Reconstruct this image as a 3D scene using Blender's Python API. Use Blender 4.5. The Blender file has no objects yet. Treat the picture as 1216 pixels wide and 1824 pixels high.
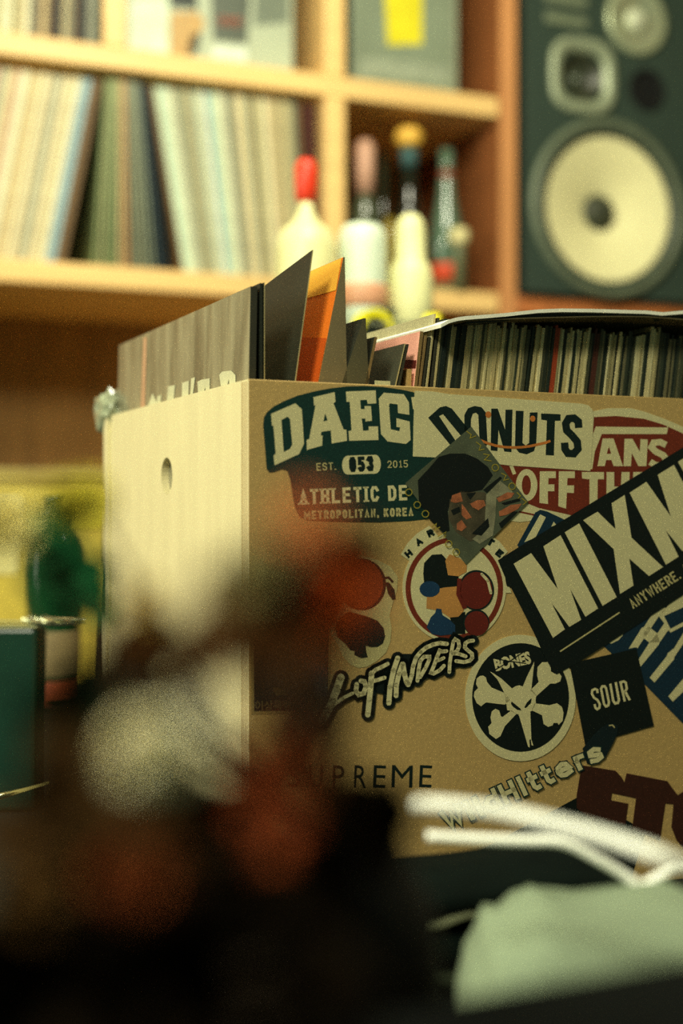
import bpy, bmesh, math, random
from mathutils import Vector, Matrix
from mathutils.geometry import tessellate_polygon
C = bpy.context.scene.collection
SC = bpy.context.scene
PI = math.pi
R = math.radians
F = 2318.0                      # focal length in pixels of a 1216x1824 frame
EYE = Vector((0, 0, 1.01))

# ------------------------------------------------------------------ camera
cd = bpy.data.cameras.new('camera')
cam = bpy.data.objects.new('camera', cd)
C.objects.link(cam)
cam.location = EYE
cam.rotation_euler = (PI / 2, 0, 0)
cd.sensor_fit = 'VERTICAL'
cd.sensor_height = 36.0
cd.lens = F / 1824 * 36.0
cd.clip_start = 0.01
cd.dof.use_dof = True
cd.dof.focus_distance = 0.855
cd.dof.aperture_fstop = 2.8
SC.camera = cam

# ------------------------------------------------------------------ light, exposure
SC.view_settings.view_transform = 'Standard'
SC.view_settings.look = 'None'
SC.view_settings.gamma = 1.0
SC.cycles.use_denoising = False        # the photograph is grainy
SC.view_settings.exposure = 0.0
W = bpy.data.worlds.new('room_air')
SC.world = W
W.use_nodes = True
W.node_tree.nodes['Background'].inputs[0].default_value = (0.55, 0.85, 0.62, 1)
W.node_tree.nodes['Background'].inputs[1].default_value = 0.16


def area(name, loc, target, sx, sy, power, col):
    d = bpy.data.lights.new(name, 'AREA')
    d.shape = 'RECTANGLE'
    d.size, d.size_y = sx, sy
    d.energy = power
    d.color = col
    o = bpy.data.objects.new(name, d)
    C.objects.link(o)
    o.location = loc
    o.rotation_euler = (Vector(target) - Vector(loc)).to_track_quat('-Z', 'Y').to_euler()
    return o


# daylight from the window in the left wall
area('window_light', (-2.06, 0.24, 1.55), (-0.2, 0.95, 1.15), 1.2, 1.1, 30, (1.0, 0.98, 0.74))
# the ceiling lamp over the listening corner
area('ceiling_lamp_light', (0.12, 1.05, 2.40), (0.1, 1.7, 1.3), 0.55, 0.55, 36, (1.0, 0.96, 0.72))
# unseen lamp added above and behind the camera to fill from the front
area('rear_fill_light', (-0.75, -0.55, 2.40), (0.0, 1.2, 1.1), 0.55, 0.55, 60, (1.0, 0.97, 0.72))


# ------------------------------------------------------------------ helpers
def lin(c):
    return tuple(((v / 255) / 12.92 if v / 255 <= 0.04045 else ((v / 255 + 0.055) / 1.055) ** 2.4) for v in c)


MC = {}


def mat(rgb, rough=0.6, metal=0.0, var=0.10, scale=40.0, spec=0.4, stretch=(1, 1, 1), trans=0.0, bump=0.0, coat=0.0):
    """procedural material: base colour with soft noise variation; rgb is sRGB 0..255"""
    key = (tuple(rgb), rough, metal, var, scale, spec, stretch, trans, bump, coat)
    if key in MC:
        return MC[key]
    m = bpy.data.materials.new('m_%d_%d_%d' % tuple(int(v) for v in rgb))
    m.use_nodes = True
    nt = m.node_tree
    b = nt.nodes['Principled BSDF']
    b.inputs['Roughness'].default_value = rough
    b.inputs['Metallic'].default_value = metal
    b.inputs['Specular IOR Level'].default_value = spec
    b.inputs['Transmission Weight'].default_value = trans
    b.inputs['Coat Weight'].default_value = coat
    tc = nt.nodes.new('ShaderNodeTexCoord')
    mp = nt.nodes.new('ShaderNodeMapping')
    mp.inputs['Scale'].default_value = stretch
    nz = nt.nodes.new('ShaderNodeTexNoise')
    nz.inputs['Scale'].default_value = scale
    nz.inputs['Detail'].default_value = 4
    rp = nt.nodes.new('ShaderNodeValToRGB')
    l = lin(rgb)
    rp.color_ramp.elements[0].position = 0.3
    rp.color_ramp.elements[1].position = 0.7
    rp.color_ramp.elements[0].color = tuple(max(0, v * (1 - var)) for v in l) + (1,)
    rp.color_ramp.elements[1].color = tuple(min(1, v * (1 + var)) for v in l) + (1,)
    nt.links.new(tc.outputs['Object'], mp.inputs[0])
    nt.links.new(mp.outputs[0], nz.inputs['Vector'])
    nt.links.new(nz.outputs['Fac'], rp.inputs[0])
    nt.links.new(rp.outputs[0], b.inputs['Base Color'])
    if bump:
        bp = nt.nodes.new('ShaderNodeBump')
        bp.inputs['Strength'].default_value = bump
        bp.inputs['Distance'].default_value = 0.002
        nt.links.new(nz.outputs['Fac'], bp.inputs['Height'])
        nt.links.new(bp.outputs[0], b.inputs['Normal'])
    MC[key] = m
    return m


def empty(name, loc=(0, 0, 0), rz=0.0):
    o = bpy.data.objects.new(name, None)
    C.objects.link(o)
    o.location = loc
    o.rotation_euler = (0, 0, rz)
    o.empty_display_size = 0.02
    return o


def tag(o, label, cat, group=None):
    o['label'] = label
    o['category'] = cat
    if group:
        o['group'] = group
    return o


def link(name, bm, mats, parent=None, smooth=False, label=None):
    if not isinstance(mats, (list, tuple)):
        mats = [mats]
    me = bpy.data.meshes.new(name)
    bmesh.ops.recalc_face_normals(bm, faces=bm.faces)
    bm.to_mesh(me)
    bm.free()
    for m in mats:
        me.materials.append(m)
    if smooth:
        for p in me.polygons:
            p.use_smooth = True
    o = bpy.data.objects.new(name, me)
    C.objects.link(o)
    if parent is not None:
        o.parent = parent
    if label:
        o['label'] = label
    return o


def struct(o):
    o['kind'] = 'structure'
    return o


def box(bm, c, s, M=None, mi=0, bev=0.0):
    vs = []
    for dx in (-.5, .5):
        for dy in (-.5, .5):
            for dz in (-.5, .5):
                p = Vector((c[0] + dx * s[0], c[1] + dy * s[1], c[2] + dz * s[2]))
                vs.append(bm.verts.new(M @ p if M else p))
    fs = []
    for q in ((0, 1, 3, 2), (4, 6, 7, 5), (0, 4, 5, 1), (2, 3, 7, 6), (0, 2, 6, 4), (1, 5, 7, 3)):
        f = bm.faces.new([vs[i] for i in q])
        f.material_index = mi
        fs.append(f)
    if bev:
        es = list({e for f in fs for e in f.edges})
        bmesh.ops.bevel(bm, geom=es, offset=bev, segments=2, affect='EDGES', profile=0.5)
    return vs


def lathe(bm, prof, seg=32, M=None, mi=0, sq=None, cap=True):
    """prof: (r, z) list; optional sq = superellipse exponent"""
    rings = []
    for r, z in prof:
        ring = []
        for i in range(seg):
            a = 2 * PI * i / seg
            ca, sa = math.cos(a), math.sin(a)
            k = 1.0
            if sq:
                k = (abs(ca) ** sq + abs(sa) ** sq) ** (-1 / sq)
            p = Vector((r * ca * k, r * sa * k, z))
            ring.append(bm.verts.new(M @ p if M else p))
        rings.append(ring)
    for a, b in zip(rings, rings[1:]):
        for i in range(seg):
            f = bm.faces.new((a[i], a[(i + 1) % seg], b[(i + 1) % seg], b[i]))
            f.material_index = mi
    for rg, (r, z) in ((rings[0], prof[0]), (rings[-1], prof[-1])):
        if cap and r > 1e-5:
            try:
                f = bm.faces.new(rg)
                f.material_index = mi
            except ValueError:
                pass
    return rings


def tube(bm, pts, r, seg=10, mi=0, flat=1.0):
    pts = [Vector(p) for p in pts]
    n = len(pts)
    rr = r if isinstance(r, (list, tuple)) else [r] * n
    rings = []
    up = Vector((0, 0, 1))
    for i, p in enumerate(pts):
        t = (pts[min(i + 1, n - 1)] - pts[max(i - 1, 0)]).normalized()
        a = t.cross(up)
        if a.length < 1e-4:
            a = t.cross(Vector((1, 0, 0)))
        a.normalize()
        b = a.cross(t)
        rings.append([bm.verts.new(p + (a * math.cos(2 * PI * k / seg) + b * math.sin(2 * PI * k / seg) * flat) * rr[i]) for k in range(seg)])
    for a, b in zip(rings, rings[1:]):
        for k in range(seg):
            bm.faces.new((a[k], a[(k + 1) % seg], b[(k + 1) % seg], b[k])).material_index = mi
    bm.faces.new(rings[0])
    bm.faces.new(rings[-1])


def smoothpath(pts, n=6):
    out = []
    P = [Vector(p) for p in pts]
    P = [P[0]] + P + [P[-1]]
    for i in range(1, len(P) - 2):
        for k in range(n):
            t = k / n
            a, b, c, d = P[i - 1], P[i], P[i + 1], P[i + 2]
            out.append(0.5 * ((2 * b) + (c - a) * t + (2 * a - 5 * b + 4 * c - d) * t * t + (3 * b - a - 3 * c + d) * t ** 3))
    out.append(P[-2])
    return out


def at(x, y, Z):
    """the point Z metres in front of the camera seen at frame pixel x, y"""
    return Vector(((x - 608) / F * Z, Z, EYE.z + (912 - y) / F * Z))


def fill(bm, outer, holes, m3, mi=0, depth=None):
    """planar region (2-D points) put in space by m3(u, v, d); optional extrusion depth along d"""
    loops = [list(outer)] + [list(h) for h in holes]
    flat = [p for l in loops for p in l]
    tris = tessellate_polygon([[Vector((p[0], p[1], 0)) for p in l] for l in loops])
    top = [bm.verts.new(m3(p[0], p[1], 0)) for p in flat]
    for t in tris:
        try:
            bm.faces.new([top[i] for i in t]).material_index = mi
        except ValueError:
            pass
    if depth:
        bot = [bm.verts.new(m3(p[0], p[1], depth)) for p in flat]
        for t in tris:
            try:
                bm.faces.new([bot[i] for i in reversed(t)]).material_index = mi
            except ValueError:
                pass
        k = 0
        for l in loops:
            n = len(l)
            for i in range(n):
                j = (i + 1) % n
                try:
                    bm.faces.new((top[k + i], top[k + j], bot[k + j], bot[k + i])).material_index = mi
                except ValueError:
                    pass
            k += n


def ellipse(cx, cy, rx, ry, n=40, a0=0.0):
    return [(cx + rx * math.cos(a0 + 2 * PI * i / n), cy + ry * math.sin(a0 + 2 * PI * i / n)) for i in range(n)]


def zf(x0, y0, s, pts):
    return [(x0 + x / s, y0 + y / s) for x, y in pts]


# ================================================================== ROOM
SB = R(21.8)                                     # the shelf wall turns this much from the picture plane
SH = Matrix.Translation((0, 2.25, 0)) @ Matrix.Rotation(SB, 4, 'Z')


def su(x):
    k = (x - 608) / F
    return k * 2.25 / (math.cos(SB) - k * math.sin(SB))


def sz(x, y, v=0.0):
    """height of pixel (x, y) on the plane v behind the shelf front"""
    k = (x - 608) / F
    t = (k * (2.25 + v * math.cos(SB)) + v * math.sin(SB)) / (math.cos(SB) - k * math.sin(SB))
    Z = 2.25 + t * math.sin(SB) + v * math.cos(SB)
    return t, EYE.z + (912 - y) / F * Z


wallm = mat((176, 150, 104), 0.9, scale=6)
bm = bmesh.new(); box(bm, (0, -0.6, -0.02), (6.0, 6.4, 0.04), SH); struct(link('floor', bm, mat((92, 70, 44), 0.5, scale=5, stretch=(1, 9, 1))))
bm = bmesh.new(); box(bm, (0, -0.6, 2.52), (6.0, 6.4, 0.04), SH); struct(link('ceiling', bm, mat((205, 196, 160), 0.9, scale=5)))
bm = bmesh.new(); box(bm, (0, 0.49, 1.25), (6.0, 0.08, 2.5), SH); struct(link('wall_back', bm, wallm))
bm = bmesh.new(); box(bm, (2.6, -0.6, 1.25), (0.08, 6.0, 2.5), SH); struct(link('wall_right', bm, wallm))
# left wall with a window opening, built in world axes of the shelf frame
bm = bmesh.new()
box(bm, (-2.75, -0.6, 0.45), (0.08, 6.0, 0.9), SH)
box(bm, (-2.75, -0.6, 2.35), (0.08, 6.0, 0.3), SH)
box(bm, (-2.75, 0.1, 1.55), (0.08, 0.7, 1.3), SH)
box(bm, (-2.75, -2.9, 1.55), (0.08, 1.4, 1.3), SH)
struct(link('wall_left', bm, wallm))
bm = bmesh.new()
for z in (0.92, 2.18):
    box(bm, (-2.75, -1.225, z), (0.10, 1.95, 0.05), SH)
for v in (-2.18, -1.225, -0.27):
    box(bm, (-2.75, v, 1.55), (0.10, 0.05, 1.3), SH)
wn = struct(link('window_1', bm, mat((210, 205, 180), 0.5)))
for nm, pu, pv in (('ceiling_light', 0.55, -0.95), ('ceiling_light', 0.42, -3.10)):
    pass


def ceiling_light(loc, label):
    t = empty('ceiling_light', (loc[0], loc[1], 2.5))
    tag(t, label, 'lamp', 'ceiling lamps of the room')
    b = bmesh.new(); box(b, (0, 0, -0.02), (0.62, 0.62, 0.04), bev=0.004); link('lamp_housing', b, mat((190, 186, 160), 0.5), t)
    return t


ceiling_light((0.12, 1.05), 'square white ceiling lamp in front of the record shelf')
ceiling_light((-0.75, -0.55), 'square white housing of the fill lamp added behind the camera')

# ------------------------------------------------------------------ shelf
woodm = mat((240, 200, 130), 0.42, var=0.10, scale=3.0, stretch=(1, 1, 14), spec=0.4)
woodd = mat((186, 112, 62), 0.45, var=0.15, scale=3.0, stretch=(12, 1, 1))
woodb = mat((150, 112, 58), 0.7, var=0.2, scale=4.0, stretch=(10, 1, 1))
shelf = empty('record_shelf', SH @ Vector((0, 0, 0)), SB)
tag(shelf, 'pale wooden cube shelf filled with records and bottles behind the crate', 'shelf')
Z1, Z2, Z3, Z0 = 1.3895, 1.7450, 2.1000, 0.680
uL, uA, uB, uR = -0.80, su(205), su(598), su(904)
T = 0.036
D = 0.38
for z in (Z0, Z1, Z2, Z3):
    x1 = uR - 0.018
    b = bmesh.new(); box(b, ((uL + x1) / 2, D / 2, z), (x1 - uL, D, T), bev=0.003); link('shelf_board', b, woodm, shelf)
for u, za, zb in ((uA, Z2, Z3), (uB, Z1, Z2), (uB, Z2, Z3), (uB, Z0, Z1)):
    b = bmesh.new(); box(b, (u, D / 2, (za + zb) / 2), (T, D - 0.002, zb - za - T), bev=0.003); link('divider', b, woodm, shelf)
b = bmesh.new(); box(b, (uR, D / 2, 1.06), (0.032, D, 2.12), bev=0.003); sp_ = link('side_panel', b, mat((138, 84, 46), 0.5, var=0.15, scale=3.0, stretch=(1, 1, 12)), shelf, label='darker orange brown side panel, cell shade put into its colour')  # wood darkened further to stand for the shade inside the cell
b = bmesh.new(); box(b, (uR, -0.001, 1.06), (0.032, 0.003, 2.12)); link('lit_edge', b, mat((204, 142, 88), 0.5, var=0.1, scale=3.0), sp_)  # added strip keeps the front edge at its lighter, lit tone
b = bmesh.new(); box(b, (uL - 0.018, D / 2, 1.06), (0.036, D, 2.12), bev=0.003); link('side_panel', b, woodd, shelf)
b = bmesh.new(); box(b, ((uL + uR) / 2, D + 0.008, 1.06), (uR - uL, 0.012, 2.12)); link('back_panel', b, woodb, shelf)
# cabinet that carries the loudspeaker, same height as the lower board
cab = empty('speaker_cabinet', SH @ Vector((uR + 0.55, 0.2, 0)), SB)
tag(cab, 'orange wooden cabinet under the black loudspeaker', 'cabinet')
b = bmesh.new(); box(b, (0, 0, Z1), (1.06, 0.40, T), bev=0.003); link('cabinet_top', b, woodd, cab)
b = bmesh.new(); box(b, (0, 0.01, (Z1 - T / 2) / 2), (1.04, 0.36, Z1 - T / 2), bev=0.003); link('cabinet_body', b, woodb, cab)
for sx in (-0.26, 0.26):
    b = bmesh.new(); box(b, (sx, -0.178, 0.68), (0.50, 0.018, 1.26), bev=0.003); d_ = link('door', b, woodd, cab)
    b = bmesh.new(); box(b, (sx * 0.2, -0.197, 0.72), (0.014, 0.02, 0.14), bev=0.003); link('door_handle', b, mat((60, 50, 36), 0.4), d_)

# ------------------------------------------------------------------ records on the shelf
rnd = random.Random(7)
LPH = 0.306


def sleeve_mesh(t, w=0.312, h=LPH):
    b = bmesh.new()
    box(b, (0, w / 2, h / 2), (t, w, h), bev=min(t * 0.25, 0.0006))
    return b


def shelf_record(xb, xt, zbase, col, label, group, yt=140, yb=470, v=0.012, gap=0.0046):
    """a sleeve whose front edge runs from pixel column xb at its foot to xt at its head"""
    ub, ut = su(xb), su(xt)
    ang = math.atan2(ut - ub, LPH)
    t = max(0.0016, gap * math.cos(ang) * 0.92)
    o = link('record_sleeve', sleeve_mesh(t), mat(col, 0.55, var=0.12, scale=30), None)
    # foot corner rests on the board
    lift = abs(math.sin(ang)) * t / 2
    o.matrix_world = SH @ Matrix.Translation((ub, v + rnd.uniform(0, 0.006), zbase + lift)) @ Matrix.Rotation(ang, 4, 'Y')
    tag(o, label, 'record', group)
    return o


def nm_col(c):
    r, g, b_ = c
    s = sum(c) / 3
    if s < 55: return 'black'
    if r > g * 1.35: return 'red' if s < 130 else 'pink'
    if b_ > r * 1.08: return 'pale blue' if s > 120 else 'navy blue'
    if g > r * 1.06: return 'mint white' if s > 170 else ('green' if s > 80 else 'dark green')
    if s > 190: return 'cream'
    if s > 140: return 'tan'
    if s > 95: return 'grey brown'
    return 'dark brown'


def run(segs, zb, where, group):
    """segs: (bottom x0, x1, top x0, x1, colours)"""
    for (b0, b1, t0, t1, cols) in segs:
        n = len(cols)
        gp = min((su(b1) - su(b0)), abs(su(t1) - su(t0))) / n
        for i, c in enumerate(cols):
            f = (i + 0.5) / n
            xb, xt = b0 + (b1 - b0) * f, t0 + (t1 - t0) * f
            lean = 'leaning right' if xt - xb > 12 else ('leaning left' if xt - xb < -12 else 'standing upright')
            shelf_record(xb, xt, zb, c, '%s record sleeve %s %s' % (nm_col(c), lean, where), group, gap=gp)


CR, TN, PK, BL, MT, GN, GY, BK, BR, NV, RD = (226, 218, 178), (196, 178, 130), (206, 164, 134), (150, 180, 186), (196, 214, 184), (126, 140, 92), (120, 128, 106), (16, 24, 22), (110, 84, 50), (24, 44, 52), (92, 36, 26)
zb1 = Z1 + T / 2 + 0.0005
segA = [(-118, 118, -50, 186, [MT, GY, BK, TN, CR, PK, GY, CR, TN, PK, CR, CR, TN, (214, 190, 136), CR, TN, CR, GY, CR, TN, CR, CR, BL, BL, BR, BR])]
run(segA, zb1, 'left of the dark wedge on the lower shelf', 'right-leaning records on the lower shelf')
segB = [(166, 306, 192, 262, [GN, (150, 150, 104), (134, 150, 100), GN, TN, (176, 130, 78), GY, (136, 140, 112), GY, (112, 122, 104), NV, NV])]
run(segB, zb1, 'in the fan at the middle of the lower shelf', 'records fanned in the middle of the lower shelf')
segC = [(322, 618, 270, 556, [BR, MT, MT, MT, CR, GY, (150, 158, 126), TN, GY, MT, CR, BL, MT, MT, CR, (160, 166, 140), GY, TN, CR, (168, 160, 112), GY, TN, (170, 170, 126), CR, TN, TN, (160, 156, 116), TN, (180, 174, 128), GY, BR])]
SEGC = segC[0]
n = len(SEGC[4])
for i, c in enumerate(SEGC[4]):
    f = (i + 0.5) / n
    xt = 268 + (540 - 268) * f
    xb = xt + 56 * (1 - f) + 16 * f
    shelf_record(xb, xt, zb1, c, '%s record sleeve leaning left in the row beside the divider' % nm_col(c), 'left-leaning records on the lower shelf', gap=0.0078)
for k, (xb, xt, c) in enumerate(((561, 549, RD), (567, 556, (40, 20, 16)), (573, 563, RD))):
    shelf_record(xb, xt, zb1, c, '%s record sleeve last in the row against the divider' % ('dark red', 'black', 'deep red')[k], 'dark records against the divider', gap=0.005)
zb2 = Z2 + T / 2 + 0.0005
run([(-60, 84, -44, 100, [MT, CR, (170, 176, 130), CR, MT, (160, 160, 110), CR, CR, (150, 150, 104), TN, CR, GY, BR, TN]),
     (86, 184, 100, 190, [BR, BK, BK, TN, GY, BR, BK, BK, (140, 140, 120), GY, BK])], zb2, 'in the upper left cell', 'records in the upper left cell')


def cover_face(name, x0, x1, y0, y1, base, patches, v, label, cat='record', z_on=None):
    """a record cover facing out of the shelf; everything at its place on the plane v"""
    t = empty(name, SH @ Vector((sz((x0 + x1) / 2, y1, v)[0], v, z_on)), SB)
    ox = sz((x0 + x1) / 2, y1, v)[0]
    tag(t, label, cat)

    def loc(px):
        u, z = sz(px[0], px[1], v)
        return (u - ox, max(z - z_on, 0.001))
    ua, ub_ = loc((x0, y1))[0], loc((x1, y1))[0]
    h = 0.312
    b = bmesh.new(); box(b, ((ua + ub_) / 2, 0.004, h / 2), (ub_ - ua, 0.006, h), bev=0.001)
    c = link('cover', b, mat(base, 0.4, var=0.12, scale=9), t)
    for pts, col, pn in patches:
        b = bmesh.new()
        q = [loc(p) for p in pts]
        q = [(min(max(a, ua + .001), ub_ - .001), z) for a, z in q]
        fill(b, q, [], lambda u, w, d: Vector((u, 0.0004 + d, w)), depth=0.0005)
        link(pn, b, mat(col, 0.4, var=0.15, scale=30), c)
    return t


cover_face('album_cover', 222, 522, -200, 132, (176, 186, 160),
           [([(228, 0), (300, -4), (300, 95), (230, 85)], (206, 222, 192), 'printed_patch'),
            ([(303, 22), (352, 20), (366, 40), (340, 100), (303, 97)], (186, 150, 90), 'printed_patch'),
            ([(302, -40), (350, -40), (352, 16), (302, 12)], (30, 40, 32), 'printed_patch'),
            ([(372, -60), (450, -60), (440, 78), (380, 72)], (84, 92, 80), 'printed_patch'),
            ([(388, 28), (432, 32), (430, 48), (388, 44)], (150, 90, 70), 'printed_patch'),
            ([(340, 62), (358, 58), (350, 96), (334, 98)], (20, 26, 22), 'printed_patch'),
            ([(455, -60), (516, -60), (514, 40), (452, 46)], (110, 120, 104), 'printed_patch'),
            ([(380, 80), (440, 84), (438, 110), (378, 104)], (214, 226, 206), 'printed_patch')],
           0.03, 'white and grey photo record cover facing out of the upper middle cell', z_on=zb2)
cover_face('album_cover', 626, 806, -200, 158, (128, 140, 118),
           [([(684, -30), (752, -30), (752, 78), (690, 80)], (226, 214, 40), 'yellow_label'),
            ([(640, 100), (800, 118), (800, 150), (640, 134)], (150, 160, 138), 'printed_patch')],
           0.03, 'grey record cover with a bright yellow label in the upper right cell', z_on=zb2)
b = bmesh.new()
t0, z0 = sz(812, 155, 0.02)
box(b, (0, 0, 0.155), (0.012, 0.31, 0.31), bev=0.001)
o = link('record_sleeve', b, mat((150, 158, 134), 0.3), None)
o.matrix_world = SH @ Matrix.Translation((t0 + 0.004, 0.19, zb2))
tag(o, 'grey plastic covered sleeve edge right of the yellow labelled cover', 'record')


# ------------------------------------------------------------------ bottles on the shelf
def shelf_thing(name, x, v, label, cat, zb=None, group=None):
    u, _ = sz(x, 500, v)
    t = empty(name, SH @ Vector((u, v, zb if zb else zb1)), SB)
    tag(t, label, cat, group)
    return t


def px_h(x, y, v):
    return sz(x, y, v)[1] - zb1


def bottle(x, v, label, prof, body, cap=None, extra=(), rough=0.15, group=None, name='bottle'):
    """prof: (pixel radius, pixel y) from foot to lip"""
    t = shelf_thing(name, x, v, label, 'bottle', group=group)
    Zd = (SH @ Vector((su(x), v, 0))).y
    s = Zd / F
    b = bmesh.new()
    pr = [(r * s, max(px_h(x, y, v), 0.0)) for r, y in prof]
    pr[0] = (pr[0][0], 0.0)
    lathe(b, pr, 28)
    link('glass_body', b, mat(body, rough, var=0.06, coat=0.5), t, smooth=True)
    for nm, pf, col in extra:
        b = bmesh.new()
        lathe(b, [(r * s, px_h(x, y, v)) for r, y in pf], 28)
        link(nm, b, mat(col, 0.5, var=0.08), t, smooth=True)
    return t


bottle(650, 0.03, 'tall bottle with a pink capped neck beside the divider', [(24, 522), (24, 380), (15, 350), (13, 345)], (70, 78, 58),
       extra=[('pink_cap', [(16, 346), (17, 300), (17, 265), (12, 252), (0, 250)], (206, 160, 134))])
bottle(728, 0.05, 'dark bottle with a round amber stopper in the middle of the cell', [(26, 522), (26, 395), (20, 372), (15, 350), (14, 265)], (18, 26, 20), rough=0.06,
       extra=[('stopper', [(15, 264), (24, 256), (25, 240), (18, 230), (0, 228)], (236, 186, 76)),
              ('neck_foil', [(15.5, 300), (15.5, 266), (0, 265)], (56, 92, 92))])
bottle(795, 0.05, 'grey green long necked bottle with a red band at its foot', [(30, 522), (30, 430), (26, 395), (16, 350), (12, 300), (13, 268), (0, 266)], (84, 108, 88), rough=0.1,
       extra=[('red_band', [(31, 506), (31, 474), (29, 472)], (196, 66, 28)), ('neck_label', [(13.5, 332), (13.5, 306), (12, 305)], (130, 62, 46))])
bottle(682, 0.14, 'small dark bottle deep in the cell behind the white jar', [(16, 522), (16, 420), (9, 380), (9, 270), (0, 268)], (40, 48, 34), rough=0.08)
bottle(694, 0.07, 'slim amber bottle between the white jar and the squeeze bottle', [(13, 522), (13, 412), (9, 390), (0, 388)], (150, 130, 50))
bottle(818, 0.004, 'small bottle with a cream top standing in for a highlight by the red banded bottle', [(12, 522), (11, 445), (13, 436), (16, 424), (13, 410), (0, 405)], (104, 110, 80), rough=0.4,
       extra=[('highlight_top', [(12, 438), (17, 430), (18, 420), (14, 408), (0, 404)], (216, 206, 150))])  # cream top stands in for a highlight on the neighbouring bottle
# ------------------------------------------------------------------ loudspeaker
spk_u = su(1080)
sp = empty('loudspeaker', SH @ Vector((spk_u, -0.02, Z1 + T / 2)), SB)
tag(sp, 'black studio loudspeaker with a white woofer on the orange cabinet', 'loudspeaker')
encm = mat((18, 30, 26), 0.7, var=0.2, scale=60)
b = bmesh.new()
for c_, d_ in (((-0.181, 0.155, 0.31), (0.012, 0.29, 0.62)), ((0.181, 0.155, 0.31), (0.012, 0.29, 0.62)), ((0, 0.155, 0.006), (0.35, 0.29, 0.012)), ((0, 0.155, 0.614), (0.35, 0.29, 0.012)), ((0, 0.294, 0.31), (0.35, 0.012, 0.596))):
    box(b, c_, d_)
link('enclosure', b, encm, sp)


def spk(x, y):
    u, z = sz(x, y, -0.02)
    return u - spk_u, z - (Z1 + T / 2)


def driver(x, y, parts, sq=None, dx=0.0):
    cu_, cz_ = spk(x, y)
    M = Matrix.Translation((cu_ + dx, 0.002, cz_)) @ Matrix.Rotation(PI / 2, 4, 'X')
    prev = sp
    first = None
    for nm, prof, m, q in parts:
        b = bmesh.new()
        lathe(b, prof, 56, M, sq=q, cap=False)
        o = link(nm, b, m, first or sp, smooth=True)
        if first is None:
            first = o


holes = []
for hx_, hy_, hr_ in ((1084, 372, 0.150), (1038, 136, 0.047), (1133, 36, 0.050), (1152, 160, 0.0335)):
    q_ = spk(hx_, hy_)
    holes.append([(a_, c_) for a_, c_ in ellipse(q_[0], q_[1], hr_, hr_, 40) if True])
b = bmesh.new()
fill(b, [(-0.183, 0.004), (0.183, 0.004), (0.183, 0.616), (-0.183, 0.616)], holes, lambda u, w, d: Vector((u, 0.002 + d, w)), depth=0.012)
link('baffle', b, mat((44, 60, 50), 0.75, var=0.15, scale=90), sp)
greym = mat((150, 160, 132), 0.4, metal=0.2, var=0.1)
driver(1084, 372, [
    ('woofer', [(0.168, 0.0), (0.168, 0.006), (0.160, 0.011), (0.152, 0.008), (0.147, 0.003), (0.146, -0.001)], mat((96, 106, 86), 0.45, var=0.15), None),
    ('rubber_surround', [(0.148, 0.001), (0.1465, 0.007), (0.139, 0.007), (0.134, -0.001)], mat((34, 44, 36), 0.6), None),
    ('white_cone', [(0.137, 0.001), (0.12, -0.004), (0.06, -0.022), (0.032, -0.034)], mat((236, 230, 176), 0.7, var=0.03), None),
    ('dust_cap', [(0.035, -0.034), (0.030, -0.024), (0.018, -0.017), (0.0, -0.014)], mat((58, 62, 46), 0.6), None)])
driver(1038, 136, [
    ('midrange', [(0.070, 0.0), (0.070, 0.006), (0.063, 0.009), (0.050, 0.006), (0.044, -0.004)], greym, 3.2),
    ('midrange_cone', [(0.045, -0.003), (0.030, -0.016), (0.014, -0.022)], mat((52, 56, 42), 0.4, var=0.3), None),
    ('dust_cap', [(0.016, -0.022), (0.012, -0.014), (0.0, -0.010)], mat((70, 78, 62), 0.3), None)])
driver(1133, 36, [
    ('tweeter', [(0.066, 0.0), (0.066, 0.005), (0.061, 0.008), (0.052, 0.006)], mat((176, 186, 150), 0.3, metal=0.4), None),
    ('horn_plate', [(0.054, 0.006), (0.035, 0.002), (0.02, -0.001)], mat((190, 198, 164), 0.25, metal=0.6), None),
    ('dome', [(0.022, -0.001), (0.016, 0.009), (0.008, 0.012), (0.0, 0.013)], mat((200, 206, 176), 0.3), None)])
driver(1152, 160, [
    ('bass_port', [(0.040, 0.0), (0.040, 0.003), (0.034, 0.003), (0.032, -0.010)], mat((10, 14, 12), 0.9), None),
    ('port_bottom', [(0.032, -0.002), (0.0, -0.002)], mat((3, 5, 4), 0.9), None)])
for yy in (36, 0, -34):
    cu_, cz_ = spk(1008, yy)
    b = bmesh.new(); box(b, (cu_, 0.0, cz_), (0.088, 0.004, 0.020), bev=0.0015); link('name_plate' if yy != 36 else 'level_plate', b, mat((112, 122, 98), 0.4), sp)

# ================================================================== TABLE
tab = empty('table', SH @ Vector((0, -1.12, 0)), SB)
tag(tab, 'dark table carrying the sticker covered record crate', 'table')
tm = mat((16, 22, 17), 0.65, var=0.25, scale=6, stretch=(1, 8, 1))
b = bmesh.new(); box(b, (0.0, 0.0, 0.735), (2.0, 1.96, 0.03), bev=0.004); link('table_top', b, tm, tab)
for sx in (-1, 1):
    for sy in (-1, 1):
        b = bmesh.new(); box(b, (sx * 0.93, sy * 0.91, 0.36), (0.05, 0.05, 0.72), bev=0.003); link('leg', b, tm, tab)
TZ = 0.7505

# ================================================================== CRATE
CA = R(24.5)
CO = Vector((-0.0562, 0.785, TZ))
CM = Matrix.Translation(CO) @ Matrix.Rotation(CA, 4, 'Z')
CI = CM.inverted()
CH, CLN, CW = 1.0903 - TZ, 0.43, 0.340


def ray_local(x, y):
    o = CI @ EYE
    d = (CI.to_3x3() @ Vector(((x - 608) / F, 1, (912 - y) / F)))
    return o, d


def on_y(x, y, yl):
    o, d = ray_local(x, y)
    t = (yl - o.y) / d.y
    return o + d * t


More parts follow.
